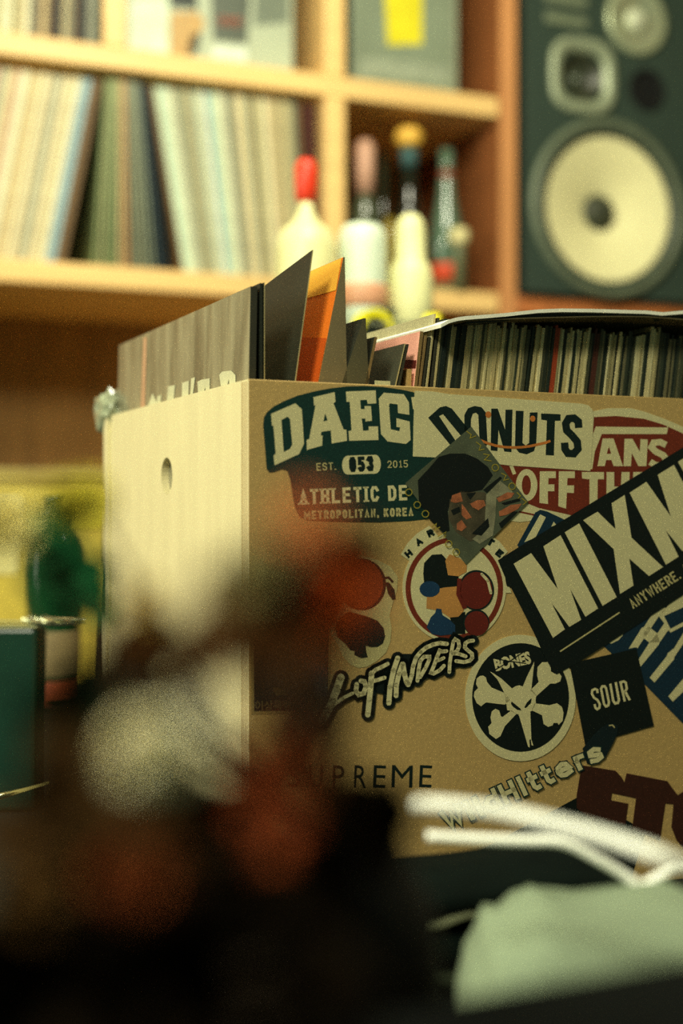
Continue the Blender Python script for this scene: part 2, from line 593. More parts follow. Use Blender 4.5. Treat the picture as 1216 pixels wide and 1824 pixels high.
def on_x(x, y, xl):
    o, d = ray_local(x, y)
    t = (xl - o.x) / d.x
    return o + d * t


crate = empty('record_crate', CO, CA)
tag(crate, 'plywood record crate covered in stickers standing on the table', 'crate')
ply = mat((184, 154, 94), 0.65, var=0.06, scale=300, stretch=(1, 1, 1), bump=0.1)
ply_lit = mat((224, 214, 166), 0.55, var=0.05, scale=7, stretch=(1, 7, 1.2), bump=0.05)  # paler copy of the plywood, light from the left put into its colour
b = bmesh.new(); box(b, (CLN / 2, 0.006, CH / 2), (CLN, 0.012, CH), bev=0.0006); fp_ = link('front_panel', b, [ply, ply_lit], crate, label='tan front panel with stickers')
for p_ in fp_.data.polygons:
    if p_.normal.x < -0.9:
        p_.material_index = 1  # left end face coloured paler, as lit
# laminations of the front panel seen on its end
for k, yy in enumerate((0.0022, 0.0050, 0.0078, 0.0104)):
    b = bmesh.new(); box(b, (0.0, yy, CH / 2), (0.0003, 0.0006, CH - 0.002)); link('ply_line', b, mat((150, 116, 60), 0.7), bpy.data.objects['front_panel'])
b = bmesh.new(); box(b, (CLN / 2 - 0.0015, CW - 0.006, CH / 2), (CLN + 0.003, 0.012, CH), bev=0.0006); link('back_panel', b, ply_lit, crate)
hole = []
for i in range(28):
    a = 2 * PI * i / 28
    p = on_x(297 + 10 * math.cos(a), 848 + 33 * math.sin(a), 0.0)
    hole.append((p.y, p.z))
b = bmesh.new()
fill(b, [(0.0122, 0.0), (CW - 0.0122, 0.0), (CW - 0.0122, CH), (0.0122, CH)], [hole], lambda u, w, d: Vector((d, u, w)), depth=0.006)
link('end_panel', b, ply_lit, crate, label='end panel with a finger hole, painted pale as lit from the left')
b = bmesh.new()
fill(b, [(0.0122, 0.0), (CW - 0.0122, 0.0), (CW - 0.0122, CH), (0.0122, CH)], [hole], lambda u, w, d: Vector((CLN - 0.0002 - d, u, w)), depth=0.006)
link('end_panel', b, ply_lit, crate)
FLOORZ = 0.0690
b = bmesh.new(); box(b, (CLN / 2, CW / 2, FLOORZ - 0.006), (CLN - 0.0126, CW - 0.0246, 0.012)); link('floor_panel', b, ply, crate)

# ------------------------------------------------------------------ stickers on the front panel
CREAM = mat((206, 198, 148), 0.5, var=0.04, scale=500)
CREAM2 = mat((188, 178, 122), 0.5, var=0.05, scale=500)
DKGRN = mat((12, 46, 40), 0.5, var=0.15, scale=500)
INK = mat((10, 28, 24), 0.5, var=0.15, scale=500)
BLACKS = mat((7, 17, 13), 0.5, var=0.15, scale=500)
NAVY = mat((14, 42, 58), 0.5, var=0.12, scale=500)
RUST = mat((112, 42, 22), 0.5, var=0.12, scale=500)


def m3(off):
    def g(x, y, d):
        return on_y(x, y, -off + d)
    return g


class Sticker:
    def __init__(s, name, label, off, outline, m):
        s.off = off
        b = bmesh.new()
        fill(b, outline, [], m3(off), depth=off * 0.9)
        s.o = link(name, b, m, crate, label=label)
        s.k = 0

    def add(s, name, polys, m, lift=1, label=None):
        """polys: list of (outer, holes) or plain outlines in frame pixels"""
        b = bmesh.new()
        off = s.off + 0.00006 * lift
        for p in polys:
            if isinstance(p, tuple) and len(p) == 2 and isinstance(p[0], list):
                fill(b, p[0], p[1], m3(off))
            else:
                fill(b, p, [], m3(off))
        bmesh.ops.remove_doubles(b, verts=b.verts, dist=1e-7)
        return link(name, b, m, s.o, label=label)


def stroke(pts, w, closed=False, rnd_=False, wend=None):
    """outline polygons of a pen stroke of width w (px) with mitred joints; list of simple polys"""
    out = []
    P = [Vector((p[0], p[1])) for p in pts]
    n = len(P)
    if closed:
        P.append(P[0]); n += 1
    ws = [w + ((wend - w) * i / (n - 1) if wend else 0) for i in range(n)]
    L, Rr = [], []
    for i in range(n):
        if closed:
            a = P[(i - 1) % (n - 1)] if i > 0 else P[n - 2]
            c = P[(i + 1) % (n - 1)] if i < n - 1 else P[1]
        else:
            a, c = P[max(i - 1, 0)], P[min(i + 1, n - 1)]
        d1, d2 = (P[i] - a), (c - P[i])
        if d1.length < 1e-6: d1 = d2
        if d2.length < 1e-6: d2 = d1
        d1.normalize(); d2.normalize()
        n1, n2 = Vector((-d1.y, d1.x)), Vector((-d2.y, d2.x))
        m = n1 + n2
        if m.length < 1e-3:
            m = n1.copy()
        m.normalize()
        k = 1 / max(0.55, m.dot(n1))
        h = ws[i] / 2
        L.append(P[i] + m * h * k); Rr.append(P[i] - m * h * k)
    for i in range(n - 1):
        q = [L[i], L[i + 1], Rr[i + 1], Rr[i]]
        out.append([(v.x, v.y) for v in q])
    if rnd_:
        for i in (range(n)):
            out.append(ellipse(P[i].x, P[i].y, ws[i] / 2, ws[i] / 2, 14))
    return out


# simple stroke alphabet, unit box, y up
GL = {
    'A': [[(0, 0), (.5, 1), (1, 0)], [(.2, .34), (.8, .34)]],
    'C': [[(1, .8), (.75, 1), (.25, 1), (0, .78), (0, .22), (.25, 0), (.75, 0), (1, .2)]],
    'D': [[(0, 0), (0, 1), (.65, 1), (1, .75), (1, .25), (.65, 0), (0, 0)]],
    'E': [[(1, 1), (0, 1), (0, 0), (1, 0)], [(0, .52), (.8, .52)]],
    'H': [[(0, 0), (0, 1)], [(1, 0), (1, 1)], [(0, .5), (1, .5)]],
    'I': [[(.5, 0), (.5, 1)]],
    'K': [[(0, 0), (0, 1)], [(1, 1), (0, .45)], [(.35, .6), (1, 0)]],
    'L': [[(0, 1), (0, 0), (1, 0)]],
    'M': [[(0, 0), (0, 1), (.5, .3), (1, 1), (1, 0)]],
    'N': [[(0, 0), (0, 1), (1, 0), (1, 1)]],
    'O': [[(.3, 0), (0, .2), (0, .8), (.3, 1), (.7, 1), (1, .8), (1, .2), (.7, 0), (.3, 0)]],
    'P': [[(0, 0), (0, 1), (.75, 1), (1, .85), (1, .6), (.75, .45), (0, .45)]],
    'R': [[(0, 0), (0, 1), (.75, 1), (1, .85), (1, .62), (.75, .48), (0, .48)], [(.5, .48), (1, 0)]],
    'S': [[(1, .82), (.75, 1), (.25, 1), (0, .82), (0, .62), (1, .4), (1, .18), (.75, 0), (.25, 0), (0, .18)]],
    'T': [[(0, 1), (1, 1)], [(.5, 0), (.5, 1)]],
    'U': [[(0, 1), (0, .2), (.3, 0), (.7, 0), (1, .2), (1, 1)]],
    'V': [[(0, 1), (.5, 0), (1, 1)]],
    'W': [[(0, 1), (.25, 0), (.5, .8), (.75, 0), (1, 1)]],
    'X': [[(0, 0), (1, 1)], [(0, 1), (1, 0)]],
    'Y': [[(0, 1), (.5, .5), (1, 1)], [(.5, .5), (.5, 0)]],
    '0': [[(.3, 0), (0, .2), (0, .8), (.3, 1), (.7, 1), (1, .8), (1, .2), (.7, 0), (.3, 0)]],
    '1': [[(.2, .8), (.6, 1), (.6, 0)], [(.2, 0), (1, 0)]],
    '2': [[(0, .8), (.25, 1), (.75, 1), (1, .8), (1, .6), (0, 0), (1, 0)]],
    '3': [[(0, .85), (.3, 1), (.8, 1), (1, .8), (.7, .54), (1, .28), (.8, 0), (.3, 0), (0, .15)]],
    '5': [[(1, 1), (.05, 1), (.05, .58), (.7, .58), (1, .4), (1, .15), (.7, 0), (.2, 0), (0, .12)]],
    '.': [[(.3, 0), (.3, .04)]],
    ',': [[(.4, .06), (.2, -.12)]],
    ' ': [],
}
WD = {'I': .45, '.': .35, ',': .35, 'M': 1.35, 'W': 1.35, ' ': .5, '1': .8}


def text(body, p0, p1, h, w, gap=.28, serif=False, shear=0.0):
    """letters along the baseline p0->p1 (px), cap height h, pen width w"""
    p0, p1 = Vector(p0), Vector(p1)
    d = p1 - p0
    tot = d.length
    d.normalize()
    up = Vector((d.y, -d.x))
    units = sum(WD.get(c, 1) for c in body) + gap * (len(body) - 1)
    U = tot / units
    x = 0.0
    polys = []
    for c in body:
        cw = WD.get(c, 1) * U
        for st in GL[c]:
            q = []
            for (a, b_) in st:
                px = x + w / 2 + a * max(cw - w, 0.01)
                py = w / 2 + b_ * (h - w)
                q.append(p0 + d * (px + shear * py) + up * py)
            q = [(v.x, v.y) for v in q]
            e0, e1 = q[0], q[-1]
            closed = (Vector(e0) - Vector(e1)).length < 1e-6
            if closed:
                polys += stroke(q[:-1], w, closed=True)
            else:
                # square pen: run the ends out by half a width
                a_, b2 = Vector(q[0]), Vector(q[1])
                q[0] = tuple(a_ + (a_ - b2).normalized() * w * .45)
                a_, b2 = Vector(q[-1]), Vector(q[-2])
                q[-1] = tuple(a_ + (a_ - b2).normalized() * w * .45)
                polys += stroke(q, w)
                if serif:
                    for (pt, uv) in ((q[0], st[0]), (q[-1], st[-1])):
                        if uv[1] in (0, 1) and not (c in 'EL' and uv[0] == 1) and c not in 'CSTD025 3':
                            v = Vector(pt)
                            s_ = up * (w * .28) * (1 if uv[1] == 0 else -1)
                            polys.append([tuple(v - d * w * .95), tuple(v + d * w * .95), tuple(v + d * w * .95 + s_ * 2), tuple(v - d * w * .95 + s_ * 2)])
        x += cw + gap * U
    return polys


def font_polys(body, p0, p1, h, bold=0.0):
    """outline text from the built-in font, fitted on the baseline p0->p1 with cap height h: list of triangles in px"""
    cu = bpy.data.curves.new('lettering', 'FONT')
    cu.body = body
    cu.offset = bold
    cu.resolution_u = 3
    ob = bpy.data.objects.new('lettering', cu)
    C.objects.link(ob)
    me = ob.to_mesh()
    me.calc_loop_triangles()
    co = [v.co.copy() for v in me.vertices]
    x0, x1 = min(c.x for c in co), max(c.x for c in co)
    y1 = 0.729 if any(ord(c) < 200 for c in body) else 0.85
    p0, p1 = Vector(p0), Vector(p1)
    d = p1 - p0
    L_ = d.length
    d.normalize()
    up = Vector((d.y, -d.x))
    f = lambda c: tuple(p0 + d * ((c.x - x0) / (x1 - x0) * L_) + up * (c.y / y1 * h))
    polys = [[f(co[i]) for i in t.vertices] for t in me.loop_triangles]
    ob.to_mesh_clear()
    bpy.data.objects.remove(ob)
    bpy.data.curves.remove(cu)
    return polys


MM = 0.001
# --- round edged red shoe sticker
def zv(p): return zf(900, 690, 3.848, p)
v = Sticker('sticker', 'red oval sticker with cream letters, top right, partly covered', .20 * MM,
            [(1054, 733), (1082, 727), (1123, 727), (1147, 733), (1183, 746), (1230, 766), (1262, 790), (1275, 850), (1262, 910), (1200, 950), (1100, 960), (1010, 930), (960, 926), (925, 930), (890, 925), (862, 900), (850, 850), (860, 800), (900, 750)], CREAM)
v.add('red_field', [[(1057, 743), (1097, 741), (1147, 746), (1180, 756), (1225, 776), (1250, 800), (1260, 850), (1246, 900), (1180, 930), (1100, 940), (1010, 916), (960, 905), (935, 895), (890, 880), (880, 830), (900, 760)]], RUST)
v.add('red_line', stroke([(880, 903), (922, 911), (965, 920), (1010, 937)], 3), RUST, 1)
v.add('lettering', [
    zv([(600, 320), (618, 268), (1115, 275), (1105, 320), (660, 320), (612, 440), (595, 560), (580, 560)]),
    (zv([(665, 350), (740, 350), (805, 540), (740, 540), (725, 498), (690, 498), (680, 540), (630, 540)]), [zv([(708, 405), (724, 455), (693, 455)])]),
    zv([(815, 352), (870, 352), (920, 440), (925, 355), (975, 357), (965, 540), (910, 540), (865, 450), (860, 540), (808, 540)]),
    *stroke(zv([(1100, 395), (1060, 375), (1015, 380), (1000, 410), (1030, 440), (1080, 465), (1100, 490), (1080, 530), (1030, 535), (990, 510)]), 11.5),
    *stroke(zv([(38, 535), (62, 595)]), 6.5),
    (zv(ellipse(145, 670, 74, 110, 28)), [zv(ellipse(143, 670, 31, 68, 20))]),
    zv([(235, 575), (345, 575), (345, 622), (295, 622), (292, 665), (335, 665), (335, 712), (290, 712), (292, 800), (232, 792)]),
    zv([(365, 575), (475, 575), (475, 622), (425, 622), (422, 672), (470, 672), (468, 725), (420, 722), (415, 832), (362, 815)]),
    zv([(522, 580), (675, 580), (675, 630), (632, 630), (628, 900), (575, 880), (575, 630), (525, 625)]),
    zv([(692, 580), (745, 580), (745, 680), (790, 680), (795, 580), (850, 580), (848, 800), (790, 800), (790, 730), (745, 730), (745, 860), (690, 850)]),
    zv([(875, 580), (960, 580), (958, 625), (925, 625), (925, 760), (870, 760)])], CREAM, 2)

# --- arched green college sticker
def zd(p): return zf(440, 660, 3.8, p)
s_ = Sticker('sticker', 'dark green arched college style sticker, top left', .22 * MM,
             zd([(108, 370), (114, 315), (135, 282), (180, 243), (250, 207), (340, 170), (450, 142), (560, 121), (680, 107), (800, 105), (920, 112), (1040, 128), (1140, 150),
                 (1250, 178), (1350, 220), (1440, 270), (1470, 320), (1440, 640), (1350, 640), (1335, 700), (1330, 900), (1290, 985), (1215, 1005), (1100, 1018), (900, 1027),
                 (600, 1022), (400, 1012), (352, 990), (320, 920), (305, 830), (292, 740), (272, 680), (235, 668), (180, 688), (150, 690), (132, 668)]), DKGRN)
s_.add('arched_lettering', [
    (zd([(162, 293), (325, 222), (370, 262), (385, 495), (352, 565), (185, 642), (178, 574), (193, 566), (178, 372), (168, 376)]), [zd([(232, 335), (275, 312), (290, 330), (305, 500), (290, 530), (248, 552)])]),
    (zd([(448, 180), (592, 146), (598, 212), (584, 220), (652, 398), (672, 402), (676, 476), (572, 494), (566, 405), (503, 415), (498, 440), (510, 440), (508, 508), (403, 538), (403, 470), (420, 463), (462, 235), (452, 238)]), [zd([(528, 290), (545, 338), (516, 345)])]),
    zd([(668, 142), (870, 134), (874, 222), (815, 226), (810, 198), (765, 200), (770, 262), (795, 262), (795, 240), (838, 240), (845, 340), (800, 345), (800, 325), (775, 325), (785, 408), (822, 405), (822, 378), (886, 378), (888, 470), (690, 476), (686, 410), (706, 405), (694, 212), (672, 212)]),
    zd([(890, 190), (925, 150), (1060, 160), (1095, 215), (1098, 300), (1020, 288), (1018, 230), (965, 222), (960, 240), (972, 398), (1030, 410), (1035, 385), (1010, 382), (1010, 322), (1100, 345), (1106, 470), (1075, 497), (950, 480), (905, 430)]),
    zd([(1110, 180), (1180, 180), (1180, 270), (1122, 262)])], CREAM, 1)
pill = []
for cx, sgn in ((868, 1), (679, -1)):
    for i in range(9):
        a = -PI / 2 + PI * i / 8
        pill.append((cx + sgn * 37 * math.cos(a), 637 + sgn * 64 * math.sin(a) - (3 if cx > 700 else -3)))
s_.add('number_pill', [zd(pill)], CREAM, 1)
s_.add('number', text('053', *zd([(692, 688), (858, 680)]), 27, 6.6, gap=.22), INK, 2)
s_.add('lettering', text('EST.', *zd([(470, 678), (604, 672)]), 13.6, 1.9, gap=.34, serif=True) + text('2015', *zd([(950, 660), (1088, 655)]), 13, 1.8, gap=.34), CREAM2, 1)
s_.add('lettering', text('ATHLETIC DE', *zd([(355, 908), (1085, 878)]), 27.5, 5.3, gap=.30, serif=True), CREAM, 1)
s_.add('lettering', text('METROPOLITAN, KOREA', *zd([(385, 1008), (1125, 985)]), 15.5, 3.5, gap=.28), CREAM2, 1)

# --- faded name printed on the panel
b = bmesh.new()
for ch, x0, x1 in (('S', 512, 534), ('U', 550, 574), ('P', 592, 612), ('R', 630, 652), ('E', 664, 686), ('M', 697, 734), ('E', 746, 768)):
    for p in font_polys(ch, (x0, 1402), (x1, 1403), 42, 0.0):
        fill(b, p, [], m3(.05 * MM))
link('printed_lettering', b, INK, crate, label='dark capital letters printed on the lower left of the panel')

# --- orange and spade sticker
def zo(p): return zf(440, 940, 4.343, p)
q = Sticker('sticker', 'cream edged sticker with a red orange and a dark spade', .24 * MM,
            zo([(880, 215), (1010, 250), (1110, 300), (1165, 380), (1160, 480), (1125, 590), (1102, 680), (1118, 780), (1108, 880), (1075, 965), (1000, 1035), (930, 1075), (860, 1085), (800, 1058), (745, 1000), (700, 900), (640, 820), (600, 700), (640, 560), (640, 400), (740, 270)]), CREAM2)
q.add('fruit_outline', [zo(ellipse(890, 440, 185, 200, 40))], INK, 1)
q.add('orange_fruit', [zo(ellipse(886, 436, 168, 184, 40))], mat((128, 54, 26), 0.5), 2)
q.add('leaf', [zo([(1070, 420), (1100, 425), (1140, 480), (1148, 550), (1125, 560), (1090, 510)])] + stroke(zo([(1060, 390), (1095, 385), (1128, 422)]), 4), INK, 2)
q.add('spade', [zo([(790, 650), (850, 665), (925, 685), (1010, 720), (1055, 775), (1068, 840), (1050, 895), (1010, 922), (960, 925), (918, 912), (922, 960), (934, 1003), (880, 1010), (830, 985), (832, 955), (800, 950), (760, 900), (700, 850), (680, 780), (720, 700)])], INK, 2)

# --- dark poster sticker in the lower left
q = Sticker('sticker', 'dark film poster sticker with small letters along its foot, left edge', .26 * MM,
            [(446, 1080), (590, 1076), (587, 1269), (447, 1272)], mat((150, 128, 76), 0.5))
q.add('picture', [[(451, 1084), (586, 1080), (584, 1264), (452, 1267)]], mat((16, 24, 22), 0.5, var=0.4, scale=60), 1)
q.add('picture_detail', [[(528, 1190), (560, 1180), (584, 1192), (583, 1240), (530, 1238)]], mat((26, 44, 52), 0.5, var=0.3, scale=90), 2)
q.add('picture_detail', [[(484, 1224), (500, 1226), (512, 1236), (490, 1240)]], mat((84, 66, 34), 0.5, var=0.3, scale=90), 2)
q.add('lettering', font_polys('이상욱백이심이원', (454, 1264), (583, 1262), 16, 0.008), mat((104, 92, 58), 0.5), 3)

# --- black sticker low on the panel and the dark brown letters over it
q = Sticker('sticker', 'black sticker low on the panel behind the white handles', .2 * MM,
            [(1027, 1421), (860, 1512), (800, 1545), (786, 1600), (900, 1640), (1100, 1640), (1150, 1480), (1060, 1430)], BLACKS)
q.add('letter_glint', [[(824, 1574), (834, 1564), (836, 1590), (828, 1592)], [(909, 1568), (914, 1566), (917, 1582), (911, 1582)]] + stroke([(974, 1572), (982, 1580), (996, 1580), (1006, 1574)], 3), mat((176, 130, 62), 0.5), 1)
def ze(p): return zf(1000, 1340, 5.63, p)
q = Sticker('sticker', 'dark brown sticker of heavy block letters at the lower right', .3 * MM,
            ze([(200, 130), (540, 185), (600, 250), (628, 300), (650, 210), (1060, 290), (1110, 360), (1165, 430), (1216, 395), (1320, 370), (1420, 500), (1420, 820), (1320, 980), (1216, 960), (1150, 880), (1100, 750),
                (1120, 522), (1040, 515), (985, 890), (705, 770), (745, 462), (505, 410), (495, 482), (668, 515), (640, 728), (270, 655), (150, 560), (150, 430)]), mat((56, 26, 14), 0.5, var=0.15, scale=300))

# --- dark blue sticker under the long black one
def zb_(p): return zf(1040, 1040, 6.909, p)
q = Sticker('sticker', 'dark blue sticker with cream brush shapes at the right edge', .4 * MM,
            [(921, 971), (953, 913), (962, 908), (974, 911), (1004, 925), (1100, 960), (1290, 1000), (1290, 1358), (1216, 1289), (1148, 1219), (1088, 1163), (1071, 1147), (1000, 1100)], NAVY)
q.add('lettering', [
    zf(900, 690, 3.848, [(128, 1062), (237, 870), (277, 890), (205, 1030)]),
    zf(900, 690, 3.848, [(313, 955), (330, 920), (348, 942)]),
    zb_([(298, 708), (495, 580), (470, 640), (420, 695), (330, 738)]),
    zb_([(548, 798), (705, 545), (735, 530), (855, 345), (925, 305), (965, 268), (1005, 300), (960, 380), (915, 405), (825, 540), (825, 560), (740, 665), (655, 795), (640, 780)]),
    zb_([(740, 560), (800, 530), (900, 610), (930, 720), (800, 722), (730, 665)]),
    zb_([(670, 930), (800, 725), (900, 610), (985, 485), (920, 400), (970, 370), (1060, 550), (1020, 590), (930, 720), (915, 750), (690, 1025)]),
    zb_([(1005, 300), (1070, 215), (1216, 115), (1320, 60), (1320, 240), (1216, 290), (985, 395), (955, 345)]),
    zb_([(1035, 560), (1060, 600), (1216, 520), (1320, 470), (1320, 420), (1216, 472), (1070, 550)]),
    zb_([(805, 1155), (865, 1215), (1105, 930), (1110, 900), (1216, 740), (1340, 560), (1300, 480), (1216, 610), (1105, 795), (1030, 850), (1015, 890)]),
    zb_([(1035, 1385), (1090, 1450), (1216, 1330), (1340, 1190), (1340, 1020), (1216, 1170)])], CREAM, 1)

# --- round team sticker with a plain boxing glove picture
def zh(p): return zf(690, 920, 5.067, p)
band = zh([(118, 345), (180, 240), (262, 155), (375, 82), (470, 190), (350, 262), (260, 345), (200, 400)])
q = Sticker('sticker', 'round cream sticker with a brown ring and a boxing glove', .42 * MM, zh(ellipse(602, 645, 468, 497, 56)), CREAM)
for bd in (band, zh([(930, 170), (1010, 225), (1085, 320), (1000, 402), (925, 310), (850, 262)]), zh([(1040, 590), (1095, 620), (1118, 690), (1050, 690)])):
    q.add('letter_band', [bd], CREAM, -1)
q.add('brown_ring', [(zh(ellipse(602, 650, 440, 463, 56)), [zh(ellipse(602, 650, 394, 420, 56))])], RUST, 1)
for ch, (cx, cy), an in (('H', (190, 335), -38), ('A', (283, 228), -33), ('R', (388, 150), -24), ('T', (930, 232), 30), ('E', (1010, 332), 40)):
    c0 = Vector((cx, cy)); d_ = Vector((math.cos(R(an)), math.sin(R(an)))); up_ = Vector((d_.y, -d_.x))
    a_ = c0 - d_ * 30 - up_ * 33; e_ = c0 + d_ * 30 - up_ * 33
    q.add('letter', text(ch, *zh([tuple(a_), tuple(e_)]), 13, 4.2), INK, 1)
q.add('dark_shape', [zh([(322, 520), (330, 420), (400, 345), (490, 340), (560, 420), (640, 540), (640, 640), (500, 640), (440, 720), (330, 600)]), zh([(560, 900), (700, 860), (700, 1060), (600, 1060)])], BLACKS, 2)
q.add('tan_shape', [zh([(520, 400), (560, 340), (660, 380), (715, 440), (712, 500), (640, 540), (545, 530)]), zh([(350, 830), (355, 720), (420, 660), (520, 640), (625, 630), (650, 760), (690, 850), (640, 905), (560, 912), (470, 850)])], mat((186, 132, 68), 0.5), 3)
q.add('blue_shape', [zh(ellipse(380, 655, 92, 72, 20)), zh([(352, 1000), (390, 910), (430, 870), (440, 830), (485, 835), (495, 890), (560, 930), (610, 980), (610, 1060), (480, 1075), (400, 1060)])], mat((22, 54, 82), 0.5), 4)
q.add('glove_outline', [zh(ellipse(800, 665, 160, 182, 32)), zh(ellipse(800, 955, 118, 118, 24))], INK, 5)
q.add('red_glove', [zh(ellipse(800, 668, 146, 168, 32)), zh(ellipse(803, 965, 108, 112, 24))] + stroke(zh([(650, 560), (640, 700), (700, 830)]), 8), mat((98, 30, 18), 0.5), 6)
q.add('glove_shine', stroke(zh([(850, 520), (905, 580), (932, 690)]), 5, rnd_=True), CREAM, 7)

# --- white sweets sticker
def zn(p): return zf(740, 660, 3.8, p)
q = Sticker('sticker', 'long white sticker with black letters and an orange smile, top middle', .5 * MM,
            [(738, 696), (770, 697), (800, 702), (860, 706), (1036, 719), (1048, 722), (1055, 730), (1057, 745), (1054, 800), (1051, 839), (905, 829), (800, 816), (735, 813), (736, 760)], CREAM)
q.add('lettering', [
    (zn([(85, 320), (165, 248), (205, 240), (245, 258), (400, 450), (340, 600), (300, 585)]), [zn([(158, 308), (185, 295), (330, 470), (300, 520)])]),
    (zn([(330, 480), (330, 300), (355, 255), (400, 240), (445, 248), (475, 285), (486, 500), (440, 540), (380, 540)]), [zn([(372, 450), (374, 330), (386, 292), (408, 285), (424, 300), (432, 470), (400, 480)])]),
    zn([(512, 258), (555, 258), (605, 400), (608, 265), (655, 265), (648, 552), (600, 548), (560, 400), (553, 545), (508, 540)]),
    zn([(678, 272), (730, 274), (722, 490), (745, 508), (768, 490), (772, 285), (825, 283), (815, 500), (800, 545), (750, 567), (700, 555), (672, 520)]),
    zn([(848, 290), (980, 296), (980, 340), (942, 340), (935, 575), (880, 572), (888, 338), (850, 332)]),
    *stroke(zn([(1103, 388), (1100, 345), (1072, 322), (1035, 325), (1015, 360), (1022, 405), (1060, 442), (1093, 482), (1098, 530), (1070, 563), (1030, 560), (1010, 530), (1008, 488)]), 13.2)], INK, 1)
q.add('orange_smile', [zn(ellipse(492, 298, 20, 22, 16)), zn(ellipse(792, 326, 18, 21, 16))] + stroke(zn([(440, 472), (480, 490), (540, 508), (600, 518), (660, 521), (720, 519), (780, 511), (840, 497), (880, 488), (912, 476)]), 4.6), mat((186, 110, 46), 0.5), 2)

# --- round skull and bones sticker
def zk(p): return zf(810, 1120, 5.067, p)
q = Sticker('sticker', 'round black sticker with a cream rat skull and crossbones', .5 * MM, zk(ellipse(590, 625, 500, 571, 60)), CREAM)
q.add('black_disc', [zk(ellipse(592, 620, 437, 490, 60))], BLACKS, 1)
q.add('skull', [
    zk([(315, 385), (345, 400), (420, 450), (515, 538), (545, 518), (580, 510), (612, 520), (645, 440), (715, 295), (712, 340), (690, 545), (735, 600), (728, 640), (730, 668), (700, 740), (680, 745), (690, 1000), (708, 1055), (690, 1050), (684, 1000), (672, 1000), (675, 1070), (660, 1065), (575, 775), (545, 765), (500, 740), (470, 735), (465, 690), (445, 580), (385, 460)]),
    zk([(450, 580), (330, 530), (290, 480), (280, 440), (255, 422), (225, 425), (195, 450), (190, 500), (208, 535), (175, 568), (170, 610), (195, 670), (235, 700), (280, 665), (450, 685), (500, 640)]),
    zk([(680, 555), (755, 480), (740, 420), (745, 345), (785, 302), (835, 300), (865, 345), (865, 385), (900, 405), (940, 400), (962, 430), (950, 475), (905, 495), (860, 495), (735, 608)]),
    zk([(690, 735), (785, 780), (800, 860), (840, 885), (882, 872), (890, 850), (925, 850), (935, 868), (972, 830), (980, 760), (965, 705), (920, 672), (850, 690), (720, 672)]),
    zk([(510, 735), (430, 795), (415, 790), (400, 738), (365, 722), (332, 745), (320, 800), (330, 850), (300, 885), (310, 950), (370, 995), (410, 970), (450, 880), (555, 768)])], CREAM, 2)
q.add('eye_sockets', [zk([(510, 655), (590, 720), (600, 738), (560, 730), (520, 700), (505, 675)]), zk([(692, 625), (685, 670), (640, 715), (625, 710), (650, 665)])], BLACKS, 3)
q.add('lettering', text('BONES'.replace('B', 'R'), (0, 0), (1, 0), 1, .2)[:0] + font_polys('BONES', *zk([(368, 378), (692, 306)]), 21, 0.05), CREAM, 2)
q.add('crossing_out', stroke(zk([(332, 262), (480, 292), (640, 312)]), 1.8) + stroke(zk([(360, 372), (500, 290), (645, 190)]), 1.8), BLACKS, 3)

# --- small black square sticker
q = Sticker('sticker', 'small black square sticker reading SOUR', .7 * MM, [(1014, 1182), (1133, 1155), (1164, 1293), (1042, 1328)], BLACKS)
q.add('lettering', stroke(zb_([(165, 1345), (160, 1305), (135, 1293), (100, 1310), (95, 1350), (120, 1400), (165, 1430), (192, 1480), (188, 1525), (160, 1543), (138, 1525), (128, 1480)]), 4.2) +
      stroke(zb_([(208, 1290), (222, 1262), (252, 1260), (270, 1285), (305, 1460), (297, 1495), (268, 1508), (245, 1480)]), 4.2, closed=True) +
      stroke(zb_([(322, 1228), (358, 1440), (380, 1472), (415, 1465), (428, 1430), (388, 1210)]), 4.4) +
      stroke(zb_([(500, 1448), (447, 1212), (490, 1200), (513, 1218), (525, 1290), (505, 1322), (475, 1328)]), 4.2) + stroke(zb_([(503, 1322), (562, 1432)]), 4.4), CREAM, 1)

# --- brush lettering sticker
def zl(p): return zf(560, 1140, 4.053, p)
def zr(p): return zf(700, 1120, 6.756, p)
brush = [(zl([(192, 270), (165, 350), (132, 440), (100, 510), (52, 592)]), 13.5), (zl([(75, 560), (140, 470), (205, 420), (275, 385)]), 6),
         (zl([(335, 295), (360, 300), (372, 335), (355, 385), (320, 395), (300, 370), (305, 320)]), 8.2),
         (zl([(412, 240), (406, 330), (396, 430), (385, 540)]), 9.5), (zl([(405, 250), (440, 215), (485, 195), (528, 172)]), 7), (zl([(405, 300), (450, 290), (505, 272)]), 7),
         (zl([(600, 130), (570, 220), (545, 340), (536, 455)]), 9),
         (zr([(35, 805), (38, 680), (70, 540), (110, 425)]), 8.6), (zr([(118, 425), (135, 540), (160, 640), (180, 672)]), 8.8),
         (zr([(190, 660), (225, 560), (240, 450), (275, 350), (330, 280), (400, 225), (480, 190), (560, 172), (645, 182)]), 7.6),
         (zr([(292, 625), (305, 500), (325, 390), (370, 335), (435, 335), (435, 370), (390, 470), (325, 580)]), 6.8),
         (zr([(640, 268), (590, 275), (560, 262), (530, 330), (495, 430), (455, 530), (485, 540), (560, 500), (610, 445)]), 6.8), (zr([(525, 385), (570, 370), (608, 350)]), 6),
         (zr([(675, 520), (680, 420), (700, 280), (722, 160), (745, 125), (785, 150), (795, 210), (770, 265), (720, 300)]), 6.6), (zr([(730, 295), (800, 305), (872, 332)]), 6.6),
         (zr([(962, 142), (910, 148), (868, 175), (862, 225), (900, 262), (948, 300), (952, 350), (920, 385), (850, 402), (758, 388)]), 6.8)]
OUT = []
for pts, w in brush:
    OUT += stroke(pts, w + 13.5, rnd_=True)
